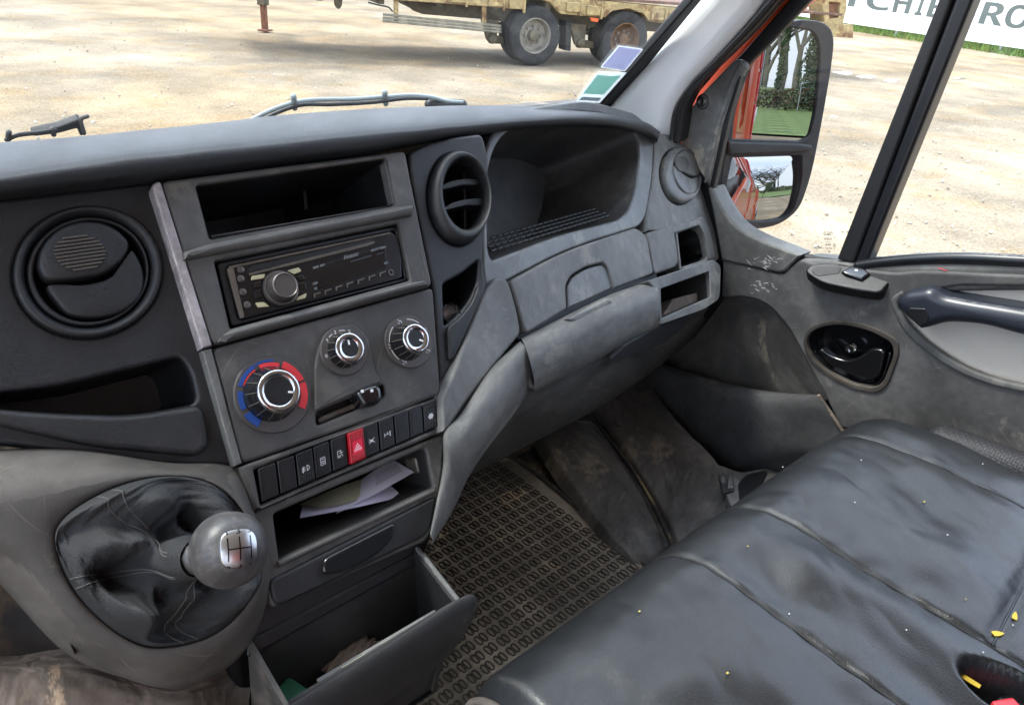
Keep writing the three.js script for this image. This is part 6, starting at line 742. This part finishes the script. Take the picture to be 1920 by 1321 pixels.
// ------------------------------------------------------------------ bench seat
{
  const t = thing('bench_seat', 'black leatherette double passenger bench with stitched panels', 'seat', V(0.7, FL, 0));
  const prof = new THREE.CatmullRomCurve3([V(0, 0.9, -0.27), V(0, 0.98, -0.306), V(0, 1.05, -0.323), V(0, 1.093, -0.312), V(0, 1.117, -0.276), V(0, 1.124, -0.2), V(0, 1.12, -0.06), V(0, 1.117, 0.08), V(0, 1.11, 0.24), V(0, 1.09, 0.42)], false, 'centripetal');
  const seams = [0.545, 0.678, 0.932], XA = 0.288, XB = 1.112, NX = 330, NS = 200, pos = [], uv = [], idx = [];
  const onSeat = (x, s) => {
    const p = prof.getPoint(clamp(s, 0, 1)); let y = p.y, z = p.z; const top = smooth(0.2, 0.45, s);
    let d = 9, i = 0; for (const q of seams) d = Math.min(d, Math.abs(x - q)); const edges = [XA, ...seams, XB]; while (i < 3 && x > edges[i + 1]) i++;
    const u = (x - edges[i]) / (edges[i + 1] - edges[i]), puff = Math.pow(Math.max(0, 4 * u * (1 - u)), 0.6);
    let h = [0.003, 0.003, 0.005, 0.003][i] * puff - 0.0022 * Math.exp(-((d / 0.0035) ** 2));
    if (i === 1) h += (0.005 * Math.exp(-(((u - 0.72) / 0.22) ** 2)) - 0.005 * Math.exp(-(((u - 0.25) / 0.2) ** 2))) * smooth(0.35, 0.55, s);
    if (i === 0) h += 0.004 * Math.exp(-(((x - 0.43) / 0.05) ** 2) - (((z + 0.2) / 0.07) ** 2)) - 0.004 * Math.exp(-(((x - 0.47 - z * 0.4) / 0.03) ** 2) - (((z + 0.12) / 0.05) ** 2));
    if (i === 2) h += 0.005 * Math.exp(-(((x - 0.76) / 0.06) ** 2) - (((z + 0.23) / 0.06) ** 2)) - 0.004 * Math.exp(-(((x - 0.73 - (z + 0.06) * 0.6) / 0.03) ** 2) - (((z + 0.1) / 0.05) ** 2));
    if (x > 0.68 && x < 0.935) h -= 0.006 * Math.exp(-(((z + 0.04 + (x - 0.8) * 0.06) / 0.007) ** 2)) - 0.004 * Math.exp(-(((z + 0.09) / 0.04) ** 2));
    h += 0.012 * (fbm(x * 0.9, z * 0.6 + 0.6, 8, 3, 12) - 0.5) + 0.006 * (fbm(x * 0.7 + z * 0.25, z * 0.25 + 0.4, 24, 3, 45) - 0.5) * top;
    h += 0.0006 * Math.sin(z * 190 + 3 * Math.sin(x * 40)) * Math.exp(-((d / 0.022) ** 2)) * (0.3 + fbm(x, z + 0.5, 24, 2, 9)) + 0.0028 * (Math.abs(fbm(x * 0.5 + z * 0.3, z * 0.5 + 0.5 - x * 0.2, 20, 3, 77) - 0.5) * 4 - 0.5) * top;
    // a few pulled folds running off the seams
    h += 0.0025 * Math.sin((x * 0.9 + z * 1.8) * 34) * Math.exp(-(((z + 0.2) / 0.06) ** 2)) * Math.exp(-(((x - 0.6) / 0.09) ** 2));
    const eL = smooth(0.03, 0, x - XA), eR = smooth(0.17, 0, XB - x); y -= 0.022 * eL * eL + 0.055 * eR * eR;
    // hollow for the buckle
    const bx = (x - 0.638) / 0.024, bz = (z - 0.012 - (x - 0.638) * 0.6) / 0.045; const bo = bx * bx + bz * bz; y -= 0.05 * smooth(1.55, 0.45, bo) * top;
    const front = 1 - smooth(0.1, 0.42, s); return V(x, y + h * (1 - front), z - h * front);
  };
  for (let j = 0; j <= NS; j++) for (let i = 0; i <= NX; i++) { const x = mix(XA, XB, i / NX), p = onSeat(x, j / NS); pos.push(p.x, p.y, p.z); uv.push(x, prof.getLength() * j / NS); }
  for (let j = 0; j < NS; j++) for (let i = 0; i < NX; i++) { const a = j * (NX + 1) + i; idx.push(a, a + 1, a + NX + 1, a + 1, a + NX + 2, a + NX + 1); }
  const g = new THREE.BufferGeometry(); g.setAttribute('position', new THREE.Float32BufferAttribute(pos, 3)); g.setAttribute('uv', new THREE.Float32BufferAttribute(uv, 2)); g.setIndex(idx); g.computeVertexNormals(); part('seat_cover', g.toNonIndexed(), M.leather, t);
  const along = (x, a, b, n, lift) => { const r = []; for (let k = 0; k <= n; k++) { const p = onSeat(x, mix(a, b, k / n)); p.y += lift; r.push(p); } return r; };
  for (const x of [0.545, 0.678, 0.932]) part('seam', capped(along(x - 0.0022, 0.02, 1, 60, 0.0006), 0.0011, { n: 160, rs: 7 }), x > 0.9 ? M.leather : M.piping, t);
  part('edge_piping', capped(along(XA + 0.002, 0.02, 1, 40, 0.002), 0.004, { n: 120 }), M.edge, t, 'pale worn piping at the near edge');
  const cross = []; for (let k = 0; k <= 20; k++) { const x = mix(0.68, 0.932, k / 20), z = -0.04 - (x - 0.8) * 0.06; let lo = 0.3, hi = 0.9; for (let q = 0; q < 30; q++) { const mid = (lo + hi) / 2; prof.getPoint(mid).z < z ? lo = mid : hi = mid; } const p = onSeat(x, lo); p.y += 0.001; cross.push(p); } part('seam', capped(cross, 0.0012, { n: 80, rs: 6 }), M.leather, t);
  // near end wall, base box and the bolster by the door
  const end = along(XA, 0, 1, 40, 0); part('end_wall', loft([end, end.map((p) => V(p.x - 0.006, Math.min(p.y - 0.012, 1.08), p.z)), end.map((p) => V(p.x + 0.01, Math.min(p.y, 0.9), Math.max(p.z, -0.2)))], { nu: 80, nv: 16 }), M.leather, t);
  part('seat_base', box(0.69, 0.86, 0.12, 0.76, 0.2, 0.6, 0.03), M.seal, t); part('back_cushion', box(0.69, 1.45, 0.52, 0.82, 0.75, 0.16, 0.06), M.leather, t);
  part('side_bolster', capped([hit(D, 1770, 830, 0.03), hit(D, 1830, 850, 0.035), hit(D, 1900, 876, 0.04), hit(D, 2060, 930, 0.04)], 0.028), M.net, t, 'dark textured bolster by the door');
  // buckle in its hollow
  const bo = V(0.64, 1.1, 0.012), b = thing('seat_belt_buckle', 'black seat belt buckle with red release button in the bench hollow', 'buckle', bo);
  part('buckle_body', box(bo.x + 0.004, bo.y - 0.004, bo.z + 0.008, 0.034, 0.018, 0.055, 0.005, -0.5), M.black, b); part('release_button', box(bo.x - 0.006, bo.y + 0.004, bo.z - 0.012, 0.024, 0.012, 0.016, 0.003, -0.5), mat([0.72, 0.04, 0.06], 0.4), b, 'red release button'); part('buckle_slot', box(bo.x + 0.012, bo.y + 0.004, bo.z + 0.004, 0.02, 0.006, 0.006, 0.001, -0.5), M.seal, b);
  // crumbs and yellow petals scattered on the cover
  const where = { at: (px, py) => { let p = hit(onY(1.121), px, py); for (let k = 0; k < 3; k++) { let lo = 0.2, hi = 1; for (let q = 0; q < 30; q++) { const mid = (lo + hi) / 2; prof.getPoint(mid).z < p.z ? lo = mid : hi = mid; } const y = onSeat(p.x, lo).y; p = hit(onY(y + 0.0012), px, py); } return p; } };
  const words = ['yellow petal beside the cross seam, larger of the pair there', 'yellow petal lying on the cross seam of the bench', 'long yellow petal at the edge of the buckle hollow'];
  [[1903, 1154, 0.0062, 0.4, 1.5], [1872, 1188, 0.006, 1.2, 1.1], [1806, 1268, 0.014, -1.0, 2.6]].forEach(([x, y, r, rot, st], i) => { const p = where.at(x, y), s = new THREE.Shape(); s.moveTo(-r, -r * 0.28 / st * 1.6); s.quadraticCurveTo(0, -r * 0.7 / st, r, 0); s.quadraticCurveTo(0, r * 0.8 / st, -r, r * 0.3 / st * 1.6); s.closePath(); const q = new THREE.ExtrudeGeometry(s, { depth: 0.0006, bevelEnabled: false }); q.rotateX(-Math.PI / 2); q.rotateY(-rot + 0.6); q.translate(p.x, p.y + 0.0006, p.z); one('yellow_petal', crease(q), M.yellow, words[i], 'petal', p); });
  const spots = [[1733, 941, 0.0026], [1402, 1024, 0.002], [1364, 1262, 0.0026], [1199, 1146, 0.0022], [1811, 1123, 0.0016]].map(([x, y, r]) => { const p = where.at(x, y), q = new THREE.IcosahedronGeometry(r * 0.6, 1); q.scale(1, 0.5, 0.7); q.translate(p.x, p.y + r * 0.3, p.z); return [boxUV(q), p]; }); const names = ['tiny yellow crumb in the middle of the far seat panel', 'tiny yellow crumb near the bench front edge on the narrow panel', 'tiny yellow crumb low on the near seat panel', 'tiny yellow crumb near the floor mat edge on the near seat panel', 'palest tiny crumb near the cross seam']; spots.forEach(([q, p], i) => one('yellow_crumb', q, M.crumb, names[i], 'crumb', p));
  const specks = []; for (const [x, y] of [[1468, 875], [1615, 862], [1603, 941], [1843, 869], [1777, 1002], [1900, 1171], [1844, 1222], [1480, 1150], [1700, 1180]]) { const p = where.at(x, y), q = new THREE.IcosahedronGeometry(0.0008, 0); q.translate(p.x, p.y, p.z); specks.push(boxUV(q)); } one('white_specks', merge(specks), M.white, 'tiny white specks of dust on the black bench', 'specks', V(0.75, 1.12, -0.15), undefined, 'stuff');
}

// ------------------------------------------------------------------ stickers and wipers on the windscreen
{
  const st = (name, pts, m, lab, extra) => { const t = thing(name, lab, 'sticker', hit(W, pts[0][0], pts[0][1])); part('backing', slab(W, pts, { lift: 0.003, depth: 0.001, bevel: 0.0002, round: 0.002 }), mat([0.72, 0.75, 0.76], 1, { transmission: 0.7, thickness: 0 }), t); for (const [p, mm, n] of extra) part(n, slab(W, p, { lift: 0.0045, depth: 0.001, bevel: 0.0002, round: 0.002 }), mm, t); };
  st('tax_sticker', [[1160, 86], [1206, 93], [1172, 134], [1126, 127]], null, 'violet blue sticker upper of the two in the windscreen corner', [[[[1162, 88], [1203, 94], [1171, 132], [1130, 126]], mat([0.78, 0.78, 0.95], 1, { transmission: 0.65, thickness: 0 }), 'violet_print']]);
  st('green_sticker', [[1122, 135], [1176, 137], [1136, 194], [1080, 191]], null, 'green windscreen sticker below the violet one', [[[[1121, 141, 0.002], [1146, 144, 0.01], [1164, 142, 0.002], [1132, 178], [1094, 176]], mat([0.56, 0.84, 0.76], 1, { transmission: 0.65, thickness: 0 }), 'green_print'], [[[1092, 182], [1128, 184], [1122, 190], [1086, 188]], mat([0.55, 0.68, 0.74], 0.6), 'number_strip']]);
  const O = (x, y, l = -0.03) => hit(W, x, y, l), gm = mat([0.3, 0.34, 0.34], 0.5), w = thing('windscreen_wiper', 'grey double tube wiper arm lying at the middle of the windscreen base', 'wiper', O(700, 186));
  part('arm', capped([[470, 226], [505, 208], [545, 194], [580, 188], [660, 186], [720, 182], [770, 179], [810, 183], [838, 190], [866, 192]].map((a) => O(...a)), 0.0033), gm, w); part('blade', capped([[488, 226], [530, 207], [565, 197], [620, 196], [700, 192], [760, 185], [800, 185]].map((a) => O(a[0], a[1], -0.022)), 0.0027), M.seal, w); for (const [x, y] of [[551, 190], [722, 182]]) part('clip', capped([O(x - 1, y - 9), O(x + 1, y + 12)], 0.0042), gm, w); part('pivot_cap', capped([O(806, 196), O(866, 197)], 0.009), M.seal, w);
  const v = thing('windscreen_wiper', 'short black wiper end standing up at the left of the windscreen base', 'wiper', O(100, 245)); part('arm', capped([[12, 262], [30, 254], [70, 249], [104, 244]].map((a) => O(...a)), 0.0026), M.seal, v); part('head', slab(W, [[60, 251], [110, 240], [138, 229], [150, 225], [154, 232], [158, 254], [150, 256], [145, 241], [110, 251], [62, 257]], { lift: -0.03, depth: 0.008, bevel: 0.002, round: 0.004 }), M.seal, v); part('hook', capped([[157, 250], [152, 222], [163, 218]].map((a) => O(...a)), 0.0024), M.greyD, v); part('clip', capped([[98, 242], [100, 252]].map((a) => O(...a)), 0.003), M.greyD, v); part('clip', capped([[16, 248], [14, 262]].map((a) => O(...a)), 0.003), M.greyD, v);
}

{
  const n = 512, d = new Uint8Array(n * n * 4); for (let j = 0; j < n; j++) for (let i = 0; i < n; i++) { const u = i / n, v = j / n, k = (j * n + i) * 4, sm = smooth(0.45, 0.75, fbm(u, v, 4, 6, 17, 0.62)), ar = Math.sin(Math.hypot(u + 0.4, v + 0.3) * 180) * 0.5 + 0.5, sp = hash(i, j, 6) > 0.996 ? 0.5 : 0; d[k] = 235; d[k + 1] = 228; d[k + 2] = 214; d[k + 3] = 255 * clamp(0.03 + 0.2 * sm * (0.6 + 0.4 * ar) + sp * (0.3 + 0.7 * sm)); }
  const t = new THREE.DataTexture(d, n, n, THREE.RGBAFormat); t.colorSpace = THREE.SRGBColorSpace; t.magFilter = THREE.LinearFilter; t.wrapS = t.wrapT = THREE.RepeatWrapping; t.repeat.set(1.6, 1.6); t.needsUpdate = true;
  const g = new THREE.PlaneGeometry(1.7, 0.9), m = frame(W); m.setPosition(world(W, -0.78, 0.42, -0.004)); g.applyMatrix4(m); part('dust_film', boxUV(g), mat([0.8, 0.78, 0.74], 0.9, { map: t, transparent: true }), van, 'dried dust smears and specks on the windscreen');
}
// ------------------------------------------------------------------ behind the van, seen in the mirrors: grass, hedge, fence, bare ivy-clad trees
{
  const refl = (px, py, dist) => { const P = plane(mirrorC, mirrorN), q = hit(P, px, py), d = rayOf(px, py), r = d.clone().addScaledVector(mirrorN, -2 * d.dot(mirrorN)); return q.addScaledVector(r, dist / Math.hypot(r.x, r.z)); };
  const gz = (px, py) => { const P = plane(mirrorC, mirrorN), q = hit(P, px, py), d = rayOf(px, py), r = d.clone().addScaledVector(mirrorN, -2 * d.dot(mirrorN)); return q.addScaledVector(r, -q.y / r.y); };
  const near = gz(1450, 256), zN = clamp(near.z, 12, 30);
  const pos = [], idx = [], N = 60; for (let j = 0; j <= 20; j++) for (let i = 0; i <= N; i++) { const x = -40 + i * 1.8, z = zN + 1.2 * (fbm(i / 30, 0.5, 16, 3, 4) - 0.5) + j * 2.4; pos.push(x, 0.03 + j * 0.012 + 0.05 * hash(i, j, 2), z); } for (let j = 0; j < 20; j++) for (let i = 0; i < N; i++) { const a = j * (N + 1) + i; idx.push(a, a + N + 1, a + 1, a + 1, a + N + 1, a + N + 2); }
  const g = new THREE.BufferGeometry(); g.setAttribute('position', new THREE.Float32BufferAttribute(pos, 3)); g.setIndex(idx); g.computeVertexNormals(); STRUCT.grass_field = 'bright green grass field behind the van'; const tGrass = tex(256, 256, (u, v) => { const k = 0.7 + 0.9 * (fbm(u, v, 6, 6, 3, 0.65) - 0.5) + 0.2 * (hash(Math.floor(u * 256), Math.floor(v * 256), 4) - 0.5); return [k * 0.95, k, k * 0.8]; }, 2.5, true); struct('grass_field', boxUV(g), mat([0.27, 0.34, 0.13], 0.9, { map: tGrass }));
  // hedge: one tangled mass
  const hz = zN + 34, leaf = new THREE.TetrahedronGeometry(0.12, 0), n = 9000, im = new THREE.InstancedMesh(leaf, M.hedge, n), m = new THREE.Matrix4(), q = new THREE.Quaternion(), c = new THREE.Color(); for (let i = 0; i < n; i++) { const x = rr(-34, 50), h = 0.9 + 1.2 * fbm((x + 30) / 64, 0.3, 32, 3, 7); q.setFromEuler(new THREE.Euler(rnd() * 6, rnd() * 6, 0)); m.compose(V(x, 0.3 + h * Math.pow(rnd(), 0.8), hz + rr(-0.8, 0.8)), q, V(rr(0.6, 1.8), rr(0.6, 1.8), 1)); im.setMatrixAt(i, m); c.setRGB(rr(0.6, 1.6), rr(0.6, 1.5), rr(0.5, 1.2)); im.setColorAt(i, c); } im.name = 'hedge'; im.userData = { kind: 'stuff', label: 'brown and green hedge at the end of the grass field' }; scene.add(im);
  STRUCT.far_bank = 'low green bank behind the hedge'; const bk = new THREE.SphereGeometry(1, 40, 12, 0, 6.3, 0, 1.6); bk.scale(90, 2.2, 14); bk.translate(4, -0.3, hz + 18); struct('far_bank', boxUV(bk), mat([0.1, 0.13, 0.04], 0.95));
  const fp = thing('wire_fence', 'thin post and wire fence in front of the hedge behind the van', 'fence', V(4, 0.3, hz - 1.2)); for (let k = 0; k < 16; k++) part('post', box(-20 + k * 3, 1.2, hz - 1.2, 0.07, 2.2, 0.07, 0.01), M.steel, fp); for (let k = 0; k < 6; k++) part('wire', tube([V(-21, 0.5 + k * 0.35, hz - 1.2), V(26, 0.5 + k * 0.35, hz - 1.2)], 0.003, { n: 2, rs: 4 }), M.steel, fp);
  function bareTree(base, h, ivyH, ivyN, label, s, ivyR = 0.5) {
    seed = s; const t = thing('bare_tree', label, 'tree', base, undefined), trunk = [], twigs = [];
    const limb = (p, dir, len, r, depth) => { const mid = p.clone().addScaledVector(dir, len * 0.5).add(V(rr(-1, 1), rr(-0.3, 0.5), rr(-1, 1)).multiplyScalar(len * 0.06)), end = p.clone().addScaledVector(dir, len); const g = new THREE.CylinderGeometry(r * 0.68, r, 1, depth < 2 ? 9 : 5, 1, true); const put = (a, b, r0, r1) => { const g2 = new THREE.CylinderGeometry(r1, r0, a.distanceTo(b) * 1.03, depth < 2 ? 9 : 4, 1, true); g2.translate(0, a.distanceTo(b) / 2, 0); const qq = new THREE.Quaternion().setFromUnitVectors(V(0, 1, 0), b.clone().sub(a).normalize()); g2.applyQuaternion(qq); g2.translate(a.x, a.y, a.z); (depth < 2 ? trunk : twigs).push(boxUV(g2)); }; put(p, mid, r, r * 0.82); put(mid, end, r * 0.82, r * 0.66); if (depth > 5 || r < 0.008) return; const n = depth < 1 ? 3 : depth < 3 ? 3 : 2 + (rnd() > 0.5); for (let k = 0; k < n; k++) { const a = rnd() * 6.28, sp = rr(0.35, 0.85), e1 = V(1, 0, 0.3).cross(dir).normalize(), e2 = dir.clone().cross(e1), nd = dir.clone().addScaledVector(e1, Math.cos(a) * sp).addScaledVector(e2, Math.sin(a) * sp).add(V(0, 0.12, 0)).normalize(); limb(k ? mid.clone().lerp(end, rnd()) : end, nd, len * rr(0.6, 0.8), r * rr(0.5, 0.66), depth + 1); } };
    limb(base, V(rr(-0.05, 0.05), 1, rr(-0.05, 0.05)).normalize(), h * 0.34, h * 0.022, 0); part('trunk', merge(trunk), M.bark, t); part('crown', merge(twigs), M.twig, t);
    if (ivyN) { const lf = []; for (let i = 0; i < ivyN; i++) { const y = ivyH * Math.pow(rnd(), 0.9), rad = (0.2 + ivyR * rnd() * (0.6 + 0.6 * fbm(y / 16, 0.3, 32, 3, s))) * (1 - 0.35 * y / ivyH), a = rnd() * 6.28, l = new THREE.TetrahedronGeometry(rr(0.07, 0.16), 0); l.rotateX(rnd() * 6); l.rotateY(rnd() * 6); l.translate(base.x + Math.cos(a) * rad, base.y + y, base.z + Math.sin(a) * rad); lf.push(boxUV(l)); } part('ivy', merge(lf), M.ivy, t); }
  }
  const tp = (px, dist) => { const p = refl(px, 190, dist); return V(p.x, 0.4, p.z); };
  bareTree(tp(1456, zN + 36), 15, 6, 900, 'tall bare tree with ivy on its trunk, left in the upper mirror', 101, 0.2); bareTree(tp(1522, zN + 35), 14, 10, 4500, 'tree thickly clad in dark ivy, right in the upper mirror', 202, 1.1); bareTree(tp(1488, zN + 50), 15, 4, 400, 'farther bare tree between the two ivy trees in the mirror', 303, 0.2); bareTree(tp(1568, zN + 38), 14, 8, 2600, 'ivy covered tree seen at the right of the lower mirror', 404); bareTree(tp(1610, zN + 42), 15, 3, 300, 'bare tree farthest to the right of the row behind the van', 505, 0.2); bareTree(tp(1426, zN + 52), 15, 5, 700, 'bare tree half hidden by the van side in the mirror', 606, 0.25);
}
renderer.render(scene, camera);
